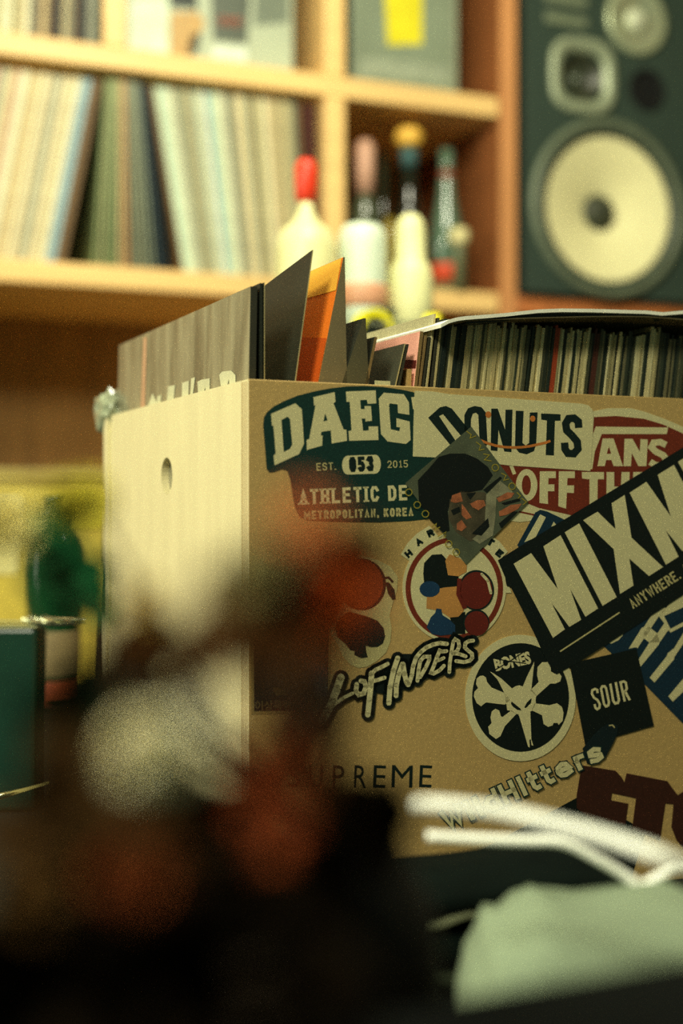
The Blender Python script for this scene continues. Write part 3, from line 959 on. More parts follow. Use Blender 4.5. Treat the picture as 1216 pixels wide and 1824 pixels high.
OUT += [zl([(420, 300), (500, 180), (620, 100), (760, 100), (1000, 30), (1150, 30), (1120, 170), (900, 240), (700, 330), (560, 400), (440, 380)])]
b = bmesh.new()
for p in OUT:
    fill(b, p, [], m3(.8 * MM))
bz = link('sticker', b, BLACKS, crate, label='black brush lettering sticker with cream script below the round glove sticker')
q = Sticker.__new__(Sticker); q.o = bz; q.off = .8 * MM
FIL = []
for pts, w in brush:
    FIL += stroke(pts, w, rnd_=True)
q.add('lettering', FIL, CREAM, 1)

# --- long black slanted sticker
def zm(p): return zf(880, 930, 5.527, p)
def zx(p): return zf(1000, 780, 5.63, p)
q = Sticker('sticker', 'long slanted black sticker with huge cream capital letters, right edge', .9 * MM,
            [(886.5, 998), (918, 978), (1216, 797), (1300, 745), (1330, 900), (1330, 985), (1216, 1060), (1030, 1180), (998, 1197), (991, 1201), (984, 1196), (963, 1155), (951, 1128), (909, 1045), (902, 1043), (900, 1030)], BLACKS)
Mp = zm([(190, 410), (362, 305), (625, 660), (483, 238), (652, 128), (1022, 850), (897, 932), (745, 655), (855, 962), (738, 1032), (560, 790), (695, 1055), (578, 1140)])
M2 = zx([(680, 550), (850, 440), (1095, 790), (962, 370), (1125, 270), (1480, 950), (1370, 1030), (1225, 760), (1320, 1070), (1210, 1135), (1042, 925), (1172, 1190), (1045, 1272)])
q.add('big_lettering', [Mp, zm([(693, 100), (835, 12), (1205, 738), (1065, 825)]),
                        zx([(215, 825), (360, 740), (540, 915), (500, 655), (632, 572), (700, 1000), (1015, 1295), (875, 1385), (678, 1210), (720, 1480), (585, 1565), (520, 1115)]), M2,
                        zx([(1165, 240), (1290, 160), (1640, 800), (1520, 870)])], CREAM, 1)
q.add('small_lettering', text('ANYWHERE. AN', (1127.5, 1085), (1240, 1013), 19, 3.0, gap=.26), CREAM2, 1)
q.add('underline', stroke([(997, 1160.5), (1103, 1091)], 2.6), CREAM2, 1)

# --- portrait sticker on its corner
def zp(p): return zf(700, 740, 4.677, p)
q = Sticker('sticker', 'dark portrait photo sticker standing on its corner', 1.1 * MM, zp([(650, 92), (1125, 722), (605, 1240), (100, 565)]), mat((78, 84, 64), 0.45, var=0.25, scale=60))
q.add('dark_hair', [zp([(380, 345), (470, 318), (600, 318), (700, 360), (790, 430), (830, 500), (740, 620), (640, 640), (560, 640), (490, 690), (455, 800), (470, 960), (420, 980), (300, 860), (215, 720), (205, 540), (290, 450)])], mat((9, 15, 12), 0.5), 1)
q.add('face_tone', [zp([(470, 700), (560, 630), (760, 640), (820, 720), (800, 880), (760, 1010), (640, 1050), (520, 970), (460, 860)])], mat((70, 64, 46), 0.5, var=0.4, scale=120), 1)
q.add('grey_tone', [zp([(775, 660), (890, 545), (960, 600), (1000, 640), (860, 680), (850, 860), (830, 1000), (720, 1070), (660, 1030), (760, 940)])], mat((128, 126, 98), 0.5, var=0.3, scale=120), 2)
q.add('warm_tone', [zp([(490, 665), (560, 640), (580, 715), (520, 728), (478, 718)]), zp([(640, 735), (700, 705), (755, 705), (770, 750), (710, 790), (660, 765)]),
                    zp([(570, 735), (600, 770), (655, 850), (610, 868), (570, 830)]), zp([(530, 900), (570, 870), (612, 930), (570, 965), (530, 950)]),
                    zp([(860, 690), (950, 640), (1010, 645), (985, 685), (880, 722)]), zp([(880, 800), (980, 745), (1070, 735), (1040, 780), (940, 830), (885, 840)])], mat((156, 92, 58), 0.5, var=0.3, scale=200), 3)
q.add('dark_detail', [zp([(655, 985), (790, 855), (800, 925), (735, 1000)]), zp([(750, 620), (890, 510), (905, 520), (780, 645)]), zp([(900, 730), (1050, 690), (1060, 710), (930, 745)]), zp([(610, 650), (690, 640), (640, 700)]), zp([(480, 790), (550, 760), (560, 800), (500, 830)]), zp([(880, 900), (1000, 800), (1040, 800), (900, 940)])], mat((12, 18, 15), 0.5), 4)
gold = mat((150, 136, 48), 0.5)
gp = []
for cx, cy in ((130, 640), (200, 745), (268, 820), (462, 1070), (525, 1140), (850, 435), (990, 590)):
    gp += stroke(zp(ellipse(cx, cy, 28, 28, 10)), 1.7, closed=True)
for pts in ([(320, 930), (360, 900), (350, 950), (390, 930)], [(370, 1010), (440, 970), (420, 1020), (440, 1000)], [(610, 130), (650, 160), (640, 190), (690, 170)], [(690, 220), (730, 250), (715, 290), (760, 280)], [(750, 320), (800, 330), (760, 370), (820, 380)], [(900, 480), (940, 500), (920, 540), (965, 530)], [(1030, 640), (1060, 670), (1040, 690)], [(1070, 690), (1110, 720), (1080, 745)]):
    gp += stroke(zp(pts), 1.8)
q.add('lettering', gp, gold, 4)

# --- hitters sticker
def zi(p): return zf(800, 1270, 3.923, p)
q = Sticker('sticker', 'slanted cream lettering sticker with a dark bat, below the bones sticker', 1.0 * MM,
            zi([(930, 250), (985, 180), (1050, 110), (1100, 78), (1150, 72), (1178, 95), (1172, 150), (1140, 220), (1085, 320), (1040, 352), (960, 350)]), mat((12, 28, 30), 0.5))
GL.update({'l': [[(.5, 0), (.5, 1)]], 'i': [[(.5, 0), (.5, .62)], [(.5, .86), (.5, 1)]], 't': [[(.35, .98), (.35, .15), (.6, 0), (.95, .02)], [(0, .66), (.95, .66)]],
           'd': [[(1, 0), (1, 1)], [(1, .62), (.35, .66), (0, .45), (0, .2), (.35, 0), (1, .05)]], 'e': [[(0, .34), (1, .34), (.85, .6), (.5, .68), (.1, .55), (0, .3), (.15, .08), (.5, 0), (1, .08)]],
           'r': [[(.2, 0), (.2, .66)], [(.2, .45), (.5, .64), (1, .62)]], 's': [[(1, .55), (.6, .68), (.1, .6), (.05, .42), (.95, .24), (.95, .08), (.5, 0), (0, .08)]]})
WD.update({'l': .45, 'i': .45, 't': .75, 'r': .8, 'e': 1.05, 's': .95, 'd': 1.0})
out = text('WildHitters', (797, 1482), (1078, 1352), 38, 8.2, gap=.18)
ou2 = []
for p_ in out:
    c_ = Vector((sum(v[0] for v in p_) / len(p_), sum(v[1] for v in p_) / len(p_)))
    q2 = []
    for i_ in range(len(p_)):
        a_, b2, d2 = Vector(p_[i_ - 1]), Vector(p_[i_]), Vector(p_[(i_ + 1) % len(p_)])
        n1 = (b2 - a_); n2 = (d2 - b2)
        n1 = Vector((n1.y, -n1.x)); n2 = Vector((n2.y, -n2.x))
        if n1.length > 0: n1.normalize()
        if n2.length > 0: n2.normalize()
        m_ = n1 + n2
        if m_.length > .1: m_.normalize()
        if m_.dot(b2 - c_) < 0: m_ = -m_
        q2.append(tuple(b2 + m_ * 3.2))
    ou2.append(q2)
out_fill, out = out, ou2
q.add('letter_outline', out, mat((16, 44, 42), 0.5), 1)
q.add('lettering', out_fill, CREAM, 2)
q.add('bat_shine', stroke(zi([(1115, 88), (1140, 84), (1155, 104)]), 2), CREAM2, 2)

# ================================================================== RECORDS IN THE CRATE
YF = 0.0145                   # front edges of the sleeves, just behind the front panel


def cover(x_top, y_top, x_rim, y_rim, tpx, m_edge, label, name='record_sleeve', group=None, tbot=None, w=0.312, m_left=None, patches=(), drop=0.0, foot=None):
    """a sleeve standing in the crate; its left front edge runs from (x_top,y_top) to (x_rim,y_rim), px, then straight down"""
    a, r_ = on_y(x_top, y_top, YF), on_y(x_rim, y_rim, YF)
    sl = (a.x - r_.x) / (a.z - r_.z)
    th = tpx / 2850.0
    tb = (tbot if tbot else tpx) / 2850.0
    zt, zr = a.z, min(r_.z, CH)
    zf_ = (FLOORZ + 0.0008) if foot is None else zt - foot
    rows = []
    for f_ in (0, .33, .66, 1):
        z_ = zt + (zr - zt) * f_
        rows.append((r_.x + sl * (z_ - r_.z) - a.x, z_ - zt, th + (tb - th) * f_))
    for dz in (0.012, 0.03):
        rows.append((r_.x - sl * 0.012 * (1 - math.exp(-dz / 0.012)) - a.x, zr - dz - zt, tb))
    rows.append((r_.x - sl * 0.012 - a.x, zf_ - zt, tb))
    b = bmesh.new()
    vs = {}
    nr = len(rows)
    for i, (dx, dz, tt) in enumerate(rows):
        for j, fy in enumerate((0, .33, .66, 1.0)):
            dd = -drop * fy * max(0, 1 - i / 3)
            vs[(0, i, j)] = b.verts.new((dx, fy * w, dz + dd))
            vs[(1, i, j)] = b.verts.new((dx + tt, fy * w, dz + dd))
    def f(mi, *k):
        q = b.faces.new([vs[x] for x in k]); q.material_index = mi
    for i in range(nr - 1):
        for j in range(3):
            f(1, (0, i, j), (0, i + 1, j), (0, i + 1, j + 1), (0, i, j + 1))
            f(0, (1, i, j), (1, i, j + 1), (1, i + 1, j + 1), (1, i + 1, j))
        f(0, (0, i, 0), (1, i, 0), (1, i + 1, 0), (0, i + 1, 0))
        f(0, (0, i, 3), (0, i + 1, 3), (1, i + 1, 3), (1, i, 3))
    for j in range(3):
        f(0, (0, 0, j), (0, 0, j + 1), (1, 0, j + 1), (1, 0, j))
        f(0, (0, nr - 1, j), (1, nr - 1, j), (1, nr - 1, j + 1), (0, nr - 1, j + 1))
    o = link(name, b, [m_edge, m_left or m_edge], None)
    o.matrix_world = CM @ Matrix.Translation((a.x, YF, a.z))
    tag(o, label, 'record', group)
    E_ = CI @ EYE - Vector((a.x, YF, a.z))
    nrm = Vector((1, 0, -sl)).normalized()
    for nm, pts, mm, lf in patches:
        pb = bmesh.new()
        pp = []
        for (x, y) in pts:
            dd = CI.to_3x3() @ Vector(((x - 608) / F, 1, (912 - y) / F))
            t_ = -E_.dot(nrm) / dd.dot(nrm)
            p = E_ + dd * t_
            yy = min(max(p.y, .0004), w - .0004)
            zz_ = min(max(p.z, -(zt - zr) - 0.02), -.0004 - drop * yy / w)
            pp.append((yy, zz_))
        fill(pb, pp, [], lambda u, v_, dd_: Vector((v_ * sl, u, v_)) - nrm * 0.0003 * lf)
        link(nm, pb, mm, o)
    return o


dk = mat((30, 34, 26), 0.5, var=0.3, scale=12)
dk2 = mat((44, 44, 32), 0.6, var=0.3, scale=20)
crm = mat((172, 160, 112), 0.6, var=0.15, scale=50)
tan = mat((120, 98, 58), 0.7, var=0.35, scale=120, stretch=(8, 1, .2))
shr = mat((128, 126, 102), 0.22, var=0.5, scale=9, stretch=(1, 6, 1.5), bump=0.6, coat=0.6)
whm = mat((196, 196, 160), 0.5)
A = cover(446, 510, 443, 675, 13, dk2, 'shrink wrapped grey record with white letters, first in the crate', m_left=shr,
          patches=[('printed_letters', [(263, 728), (272, 700), (282, 722), (280, 740), (262, 744)], whm, 1), ('printed_letters', [(276, 742), (281, 706), (288, 703), (284, 738)], whm, 1),
                   ('printed_letters', [(296, 735), (300, 688), (312, 686), (309, 728)], whm, 1), ('printed_letters', [(324, 724), (325, 682), (337, 678), (336, 716)], whm, 1),
                   ('printed_letters', [(339, 714), (341, 674), (348, 672), (343, 712)], whm, 1),
                   ('printed_letters', [(354, 712), (352, 680), (360, 676), (374, 674), (374, 700), (368, 702), (366, 690), (362, 706)], whm, 1),
                   ('printed_letters', [(395, 695), (391, 668), (396, 662), (412, 660), (420, 668), (420, 684), (410, 688), (408, 676), (404, 692)], whm, 1),
                   ('wrap_edge', [(256, 602), (262, 600), (258, 752), (250, 752)], mat((190, 150, 116), 0.4), 1)])
cover(463, 504, 463, 672, 5, dk, 'thin black record sleeve behind the shrink wrapped one')
cover(470, 503, 470, 672, 1.6, crm, 'thin pale edged inner sleeve behind the thin black one', m_left=dk)
cover(556, 445, 525, 677, 2.2, crm, 'tall plain black record cover with a pale edge', m_left=mat((34, 38, 30), 0.45, var=0.25, scale=8), drop=0.035)
org = mat((226, 118, 30), 0.5, var=0.12, scale=14)
cover(611, 458, 567, 678, 3, mat((112, 100, 70), 0.6, var=0.3, scale=14), 'bright orange and yellow record cover standing open', m_left=org, tbot=58,
      patches=[('yellow_band', [(500, 470), (613, 440), (612, 512), (500, 545)], mat((236, 176, 60), 0.5, var=0.06, scale=12), 1),
               ('red_shade', [(500, 600), (590, 600), (575, 690), (500, 690)], mat((196, 84, 18), 0.5, var=0.06, scale=12), 1)])
cover(647, 567, 609, 682, 5, mat((74, 70, 48), 0.6, var=0.4, scale=14), 'black record cover with a tan inner fold right of the orange cover', m_left=dk, tbot=56)
cover(667, 600, 650, 684, 5.5, tan, 'short brown edged record sleeve with a black front', m_left=dk)
cover(720, 612, 703, 687, 2.6, crm, 'grey record cover with a pale front edge', m_left=mat((62, 64, 50), 0.5, var=0.2, scale=10))
cover(724, 613, 708, 687, 4.6, dk2, 'dark sleeve pressed against the grey pale edged cover')
cover(727, 657, 726, 689, 7, mat((168, 140, 88), 0.6, var=0.2), 'short tan booklet with a white top standing among the sleeves', foot=0.26, w=0.2)
cover(748, 590, 737, 690, 7, tan, 'pink record cover with brown paper edges', m_left=mat((250, 180, 160), 0.5, var=0.08),
      patches=[('dark_band', [(700, 640), (750, 640), (745, 655), (700, 655)], mat((84, 30, 24), 0.5), 1)])
cover(773, 559, 758, 692, 4, crm, 'tall cream record cover rising behind the pink one', m_left=mat((196, 192, 150), 0.5, var=0.15, scale=14))
for k, (xt, yt, xr, m_) in enumerate(((757, 597, 745, tan), (763, 600, 751, dk2), (779, 566, 766, dk2), (784, 574, 771, crm))):
    cover(xt, yt, xr, 692, 4.5, m_, ('brown worn sleeve edge directly behind the pink cover', 'dark sleeve edge between the pink and cream covers', 'dark sleeve edge directly behind the tall cream cover', 'cream sleeve edge where the tight row of records begins')[k])

# the tight row whose edges show above the panel
rc = random.Random(21)
pal = [(46, 54, 40), (24, 36, 28), (66, 68, 48), (16, 28, 22), (104, 100, 70), (34, 42, 30), (60, 64, 46), (20, 32, 26)]
lite = [(196, 186, 136), (176, 166, 118), (150, 142, 100), (204, 196, 148), (180, 166, 116)]
x = on_y(775, 694, YF).x
xend = CLN - 0.022
LEAN = R(7.6)
cnt = 0
special = {982: (150, 58, 26), 1052: (70, 34, 22)}
hl = [(793, 799), (822, 828), (838, 846), (858, 872), (880, 884), (900, 908), (921, 926), (947, 955), (985, 990), (1004, 1008), (1017, 1022), (1032, 1040), (1077, 1084), (1094, 1097), (1127, 1138), (1148, 1160)]


def px_of(lx):
    w_ = CM @ Vector((lx, YF, CH))
    return 608 + w_.x / w_.y * F


while x < xend:
    th = rc.uniform(0.0012, 0.0027)
    px = px_of(x + th / 2)
    col = rc.choice(pal)
    for a_, b_ in hl:
        if a_ - 3 < px < b_ + 3:
            col = rc.choice(lite)
    for k_, v_ in special.items():
        if abs(px - k_) < 3.6 and k_ > 800:
            col = v_
    hh = 0.317 + rc.uniform(-0.003, 0.002)
    if 1148 < px < 1166:
        hh += 0.004
    b = bmesh.new()
    up_z = FLOORZ + hh - CH
    lv = []
    for dx_, z_ in ((-0.0016, FLOORZ + 0.0008 - CH), (-0.0010, -0.02), (0, 0), (up_z * math.tan(LEAN), up_z)):
        lv.append([b.verts.new((dx_ + a_ * th * 0.97, y_, z_)) for a_, y_ in ((0, 0), (1, 0), (1, 0.312), (0, 0.312))])
    for lo_, hi_ in zip(lv, lv[1:]):
        for q_ in range(4):
            b.faces.new((lo_[q_], lo_[(q_ + 1) % 4], hi_[(q_ + 1) % 4], hi_[q_]))
    b.faces.new(lv[0]); b.faces.new(lv[-1])
    o = link('record_sleeve', b, mat(col, 0.6, var=0.35, scale=60, stretch=(40, 1, .3)), None)
    o.matrix_world = CM @ Matrix.Translation((x, YF + rc.uniform(0, .0015), CH))
    tag(o, '%s record sleeve edge in the tight row under the lying cover' % ('dark red' if col in special.values() else ('pale' if col in lite else 'dark')), 'record',
        'dark red sleeves in the tight row' if col in special.values() else ('pale sleeves in the tight row' if col in lite else 'dark sleeves in the tight row'))
    x += th
    cnt += 1

# sleeve lying across the row
ZT = FLOORZ + 0.316
pu = [(785, 577), (800, 569), (815, 565), (830, 563), (870, 560), (905, 557), (930, 554), (960, 551), (1000, 549.5), (1050, 550), (1100, 551.5), (1150, 553), (1180, 556), (1216, 553), (1320, 552)]
pl = [(785, 580), (800, 575), (815, 572), (830, 570), (870, 568), (905, 567), (930, 566), (960, 565), (1000, 564), (1050, 563), (1100, 562.5), (1150, 563), (1180, 565), (1216, 568), (1320, 570)]
lay = empty('record_sleeve', CM @ Vector((0.25, 0.15, ZT)), CA)
tag(lay, 'worn record sleeve lying bent across the tops of the tight row', 'record')
LI = Matrix.Translation((-0.25, -0.15, -ZT))


def sheet(nm, pts, thick, m_, parent, yf=-0.004, hold=0.006, label=None):
    b = bmesh.new()
    gr = []
    ny = 12
    for (px_, py_) in pts:
        p = on_y(px_, py_, yf)
        col = []
        for j in range(ny + 1):
            f_ = j / ny
            y = yf + 0.29 * f_
            s_ = min(1, f_ * 3.2)
            s_ = s_ * s_ * (3 - 2 * s_)
            z = p.z + (ZT + hold - p.z) * s_ if p.z > ZT + hold else p.z
            col.append(LI @ Vector((p.x, y, z)))
        gr.append(col)
    up_ = [[b.verts.new(c) for c in col] for col in gr]
    dn_ = [[b.verts.new(c - Vector((0, 0, thick))) for c in col] for col in gr]
    for i in range(len(gr) - 1):
        for j in range(ny):
            b.faces.new((up_[i][j], up_[i + 1][j], up_[i + 1][j + 1], up_[i][j + 1]))
            b.faces.new((dn_[i][j], dn_[i][j + 1], dn_[i + 1][j + 1], dn_[i + 1][j]))
        b.faces.new((up_[i][0], dn_[i][0], dn_[i + 1][0], up_[i + 1][0]))
        b.faces.new((up_[i][ny], up_[i + 1][ny], dn_[i + 1][ny], dn_[i][ny]))
    for j in range(ny):
        b.faces.new((up_[0][j], up_[0][j + 1], dn_[0][j + 1], dn_[0][j]))
        b.faces.new((up_[-1][j], dn_[-1][j], dn_[-1][j + 1], up_[-1][j + 1]))
    return link(nm, b, m_, parent, smooth=False, label=label)


sheet('upper_flap', pu, 0.0024, mat((252, 250, 226), 0.5, var=0.1), lay, hold=0.008, label='pale worn upper edge')
sheet('lower_flap', pl, 0.0007, mat((96, 88, 60), 0.6, var=0.2), lay, yf=-0.003, hold=0.003)
sheet('record_disc_edge', [(x_, y_ + 8) for x_, y_ in pu[3:]], 0.0020, mat((20, 30, 24), 0.5), lay, yf=0.0, hold=0.0065)

# small white slip leaning out of the row
p = on_y(680, 684, 0.0135)
b = bmesh.new(); box(b, (0, 0, 0.012), (0.011, 0.0006, 0.028))
o = link('paper_slip', b, mat((176, 180, 144), 0.6)); o.matrix_world = CM @ Matrix.Translation((p.x, 0.0128, p.z - 0.024))
tag(o, 'small white paper slip sticking up behind the crate front', 'paper')

# clear bag at the far left corner of the crate
bagm = mat((150, 160, 132), 0.12, var=0.4, scale=70, bump=1.0, coat=0.8)
b = bmesh.new()
rb = random.Random(5)
bmesh.ops.create_icosphere(b, subdivisions=3, radius=1.0)
for v_ in b.verts:
    n_ = v_.co.normalized()
    k = 1 + 0.16 * math.sin(9 * n_.x + 3 * n_.z) * math.cos(7 * n_.y + 5 * n_.z) + rb.uniform(-.08, .08)
    v_.co = Vector((n_.x * 0.014 * k, n_.y * 0.022 * k, n_.z * 0.020 * k))
pc = on_y(226, 728, 0.352)
o = link('crumpled_wrap', b, bagm); o.location = CM @ Vector((0.006, 0.345, CH + 0.003)); o.rotation_euler = (0.2, 0, CA)
tag(o, 'crumpled clear plastic wrap on the far left corner of the crate', 'wrap')

# ------------------------------------------------------------------ things behind the crate
BX, BY, BW, BD = 0.52, 0.74, 0.54, 0.26
bb = empty('storage_box', CM @ Vector((BX, BY, 0)), CA)
tag(bb, 'tall black box with white print standing behind the crate', 'box')
BT = 0.470                       # rim height above the table
BL_ = BT - 0.022                 # level the things stand on
b = bmesh.new()
bkm = mat((22, 34, 28), 0.5)
box(b, (0, -BD / 2 + 0.004, BT / 2), (BW, 0.008, BT)); box(b, (0, BD / 2 - 0.004, BT / 2), (BW, 0.008, BT))
box(b, (-BW / 2 + 0.004, 0, BT / 2), (0.008, BD - 0.016, BT)); box(b, (BW / 2 - 0.004, 0, BT / 2), (0.008, BD - 0.016, BT))
link('box_body', b, bkm, bb)
b = bmesh.new(); box(b, (0, 0, BL_ - 0.004), (BW - 0.018, BD - 0.018, 0.008)); link('inner_tray', b, bkm, bb)
bi = (CM @ Matrix.Translation((BX, BY, 0))).inverted()


def on_box(x_, y_, yl):
    E_ = bi @ EYE
    dd = bi.to_3x3() @ Vector(((x_ - 608) / F, 1, (912 - y_) / F))
    t_ = (yl - E_.y) / dd.y
    return E_ + dd * t_


for x0, x1 in ((652, 660), (664, 676), (678, 692), (698, 708), (710, 722), (726, 740)):
    b = bmesh.new()
    q0, q1 = on_box(x0, 572, -BD / 2), on_box(x1, 579, -BD / 2)
    box(b, ((q0.x + q1.x) / 2, -BD / 2 - 0.0004, (q0.z + q1.z) / 2), (abs(q1.x - q0.x), 0.0006, abs(q0.z - q1.z)))
    link('printed_letter', b, mat((120, 128, 104), 0.5), bb)


def tape_roll(px, label, ang, r=0.0245, yl=-0.105):
    q_ = on_box(px, 560, yl)
    t = empty('tape_roll', bb.matrix_basis @ Vector((q_.x, yl, BL_)) if False else CM @ Vector((BX + q_.x, BY + yl, BL_)), CA)
    tag(t, label, 'tape', 'yellow tape rolls on the black box')
    b = bmesh.new()
    M = Matrix.Rotation(ang, 4, 'Z') @ Matrix.Translation((0, 0.009, r)) @ Matrix.Rotation(PI / 2, 4, 'X')
    lathe(b, [(r * .62, 0), (r, 0), (r, .018), (r * .62, .018), (r * .62, 0)], 36, M); link('tape', b, mat((222, 214, 30), 0.4, var=0.04), t, smooth=False)
    b = bmesh.new(); lathe(b, [(r * .55, 0.001), (r * .61, 0.001), (r * .61, .017), (r * .55, .017), (r * .55, .001)], 30, M); link('cardboard_core', b, mat((120, 104, 60), 0.7), t)
    return t


tape_roll(664, 'yellow tape roll standing with its dark hole facing us', 0.0)
tape_roll(772, 'yellow tape roll on the right, turned half away', 0.9)
q_ = on_box(684, 540, -0.06)
b = bmesh.new(); tube(b, [Vector((0, 0, 0.007)), Vector((0.006, 0, 0.034)), Vector((0.014, 0, 0.058))], [0.006, 0.006, 0.0065], 12)
o = link('marker', b, mat((14, 24, 20), 0.4), None, smooth=True); o.matrix_world = CM @ Matrix.Translation((BX + q_.x - 0.004, BY - 0.06, BL_))
tag(o, 'short black marker leaning between the two yellow tape rolls', 'marker')


def box_thing(name, label, cat, px, yl, parts):
    """a turned thing standing in the black box; parts: (name, [(px radius, px y)...], material)"""
    q_ = on_box(px, 500, yl)
    pos = CM @ Vector((BX + q_.x, BY + yl, BL_))
    t = empty(name, pos, CA)
    tag(t, label, cat)
    s = pos.y / F
    for nm, pf, m_ in parts:
        b = bmesh.new()
        lathe(b, [(r * s, max(0, at(0, y, pos.y).z - pos.z) if y < 600 else 0.0) for r, y in pf], 32)
        link(nm, b, m_, t, smooth=True)
    return t


box_thing('jar', 'wide white jar in front of the shelf divider', 'jar', 645, 0.0,
          [('jar_body', [(40, 999), (43, 555), (44, 440), (41, 416), (33, 403), (0, 399)], mat((206, 220, 196), 0.4, var=0.05)),
           ('jar_label', [(43.8, 550), (45, 548), (45, 512), (43.8, 510)], mat((204, 150, 116), 0.5))])
box_thing('squeeze_bottle', 'white squeeze bottle between the yellow tape rolls', 'bottle', 731, 0.0,
          [('bottle_body', [(38, 999), (40, 540), (40, 492), (34, 474), (27, 464), (27, 412), (23, 395), (14, 384), (0, 381)], mat((222, 222, 164), 0.45, var=0.04))])
box_thing('squeeze_bottle', 'cream squeeze bottle with a bright red top in front of the records', 'bottle', 545, 0.0,
          [('bottle_body', [(46, 999), (52, 550), (54, 440), (46, 414), (24, 396), (14, 376), (13, 356), (0, 355)], mat((220, 216, 158), 0.4, var=0.05)),
           ('red_top', [(14, 362), (20, 350), (21, 300), (14, 285), (0, 282)], mat((212, 54, 26), 0.4, var=0.05))])

# bottle, cup of light and box to the left of the crate
t = empty('wine_bottle', Vector((at(98, 1000, 1.74).x, 1.74, TZ)))
tag(t, 'dark green glass bottle with a cream and red label left of the crate', 'bottle')
s = 1.74 / F


def zz(y): return max(0, at(0, y, 1.74).z - TZ)


b = bmesh.new(); lathe(b, [(40 * s, 0.0), (47 * s, 0.006), (47 * s, zz(985)), (38 * s, zz(958)), (20 * s, zz(935)), (17 * s, zz(900)), (19 * s, zz(898)), (19 * s, zz(889)), (0, zz(888))], 36)
link('glass_body', b, mat((20, 66, 34), 0.2, var=0.08, coat=0.6), t, smooth=True)
b = bmesh.new(); lathe(b, [(47.6 * s, zz(1250)), (47.8 * s, zz(1248)), (47.8 * s, zz(1214)), (47.4 * s, zz(1213))], 36); link('red_label', b, mat((150, 70, 36), 0.5), t, smooth=True)
b = bmesh.new(); lathe(b, [(47.5 * s, zz(1206)), (47.9 * s, zz(1204)), (47.9 * s, zz(1122)), (47.4 * s, zz(1120))], 36); link('cream_label', b, mat((128, 112, 74), 0.6, var=0.3, scale=30), t, smooth=True)

yb = empty('storage_box', SH @ Vector((su(100), 0.05, Z0 + T / 2)), SB)
tag(yb, 'yellow storage box with a cream label inside the shelf, far left', 'box')
ht = sz(100, 838, 0.05)[1] - (Z0 + T / 2)
b = bmesh.new(); box(b, (-0.05, 0.12, ht / 2), (0.34, 0.24, ht), bev=0.006); link('box_body', b, mat((206, 186, 76), 0.5, var=0.1), yb)
b = bmesh.new(); box(b, (-0.05, 0.12, ht - 0.012), (0.352, 0.252, 0.03), bev=0.005); link('box_lid', b, mat((150, 132, 62), 0.5), yb)
b = bmesh.new(); box(b, (-0.115, -0.001, ht - 0.105), (0.13, 0.003, 0.12)); link('paper_label', b, mat((232, 224, 150), 0.6), yb)
b = bmesh.new(); box(b, (0.05, -0.001, ht - 0.065), (0.09, 0.003, 0.05)); link('paper_label', b, mat((214, 200, 60), 0.6), yb)

# dark green bin with a metal rim, nearer the camera
Zt = 1.12
c0 = at(-40, 1110, Zt)
bn = empty('storage_bin', Vector((c0.x, Zt + 0.02, TZ)))
tag(bn, 'dark green bin with a thin metal rim at the left edge', 'bin')
hb = c0.z - TZ
wpx = (106) * Zt / F
b = bmesh.new(); box(b, (0, 0, hb / 2 - 0.002), (wpx * 2, 0.04, hb - 0.004), bev=0.004); link('bin_body', b, mat((12, 48, 36), 0.35), bn)
b = bmesh.new()
tube(b, [(-wpx, -0.0205, hb - 0.005), (wpx, -0.0205, hb - 0.003)], 0.0011, 8); tube(b, [(-wpx, -0.0205, hb + 0.003), (wpx, -0.0205, hb + 0.001)], 0.0008, 8)
link('metal_rim', b, mat((140, 142, 104), 0.5, metal=0.5), bn)
b = bmesh.new()
bmesh.ops.create_icosphere(b, subdivisions=3, radius=1.0)
rb = random.Random(3)
for v_ in b.verts:
    n_ = v_.co.normalized(); k = 1 + rb.uniform(-.25, .25)
    v_.co = Vector((n_.x * 0.026 * k, n_.y * 0.010 * k, n_.z * 0.0045 * k))
o = link('foil_scrap', b, mat((230, 232, 200), 0.10, metal=0.9, coat=1.0)); o.location = at(92, 1110, Zt - 0.004) + Vector((0, 0.012, 0.002))
tag(o, 'sparkling scrap of clear foil on the rim of the dark bin', 'foil')

# dark tapered strip put in for the shadow along the crate's left edge
b = bmesh.new()
pA, pB = at(176, 1330, 1.16), at(188.5, 868, 1.13)
foot_ = pA + (pA - pB) * ((pA.z - TZ) / (pB.z - pA.z))
tube(b, [foot_, pA, at(186, 1080, 1.145), pB], [0.006, 0.0062, 0.0042, 0.0012], 12)
tag(link('edge_shadow', b, mat((12, 26, 20), 0.6), None, smooth=True), 'thin dark tapered strip standing in for the shadow at the left end of the crate', 'shadow')

# ================================================================== NEAR THINGS, OUT OF FOCUS
# tote bag with two white handles
bagZ = 0.52
tote = empty('tote_bag', Vector((at(1112, 1700, bagZ).x, bagZ, TZ)))
tag(tote, 'crumpled pale grey cloth bag with white handles in front of the crate', 'bag')
TI = Matrix.Translation(-tote.location)
clothm = mat((122, 138, 112), 0.85, var=0.12, scale=14, bump=0.3)
b = bmesh.new()
bmesh.ops.create_icosphere(b, subdivisions=4, radius=1.0)
rb = random.Random(9)
hx, hy, hzz = 0.068, 0.055, 0.103
for v_ in b.verts:
    n_ = v_.co.normalized()
    k = 1 + 0.015 * math.sin(11 * n_.x + 5 * n_.z) * math.cos(6 * n_.y - 4 * n_.z) + 0.008 * math.sin(23 * n_.z + 9 * n_.x)
    e = 0.42
    sx = math.copysign(abs(n_.x) ** e, n_.x); sy = math.copysign(abs(n_.y) ** e, n_.y)
    z = max(n_.z, -0.05) ** 0.55 if n_.z > 0 else n_.z * 0.02
    v_.co = Vector((sx * hx * k, sy * hy * k, max(0.0, z * hzz * (1 + 0.03 * math.sin(20 * n_.x)) - 0.0)))
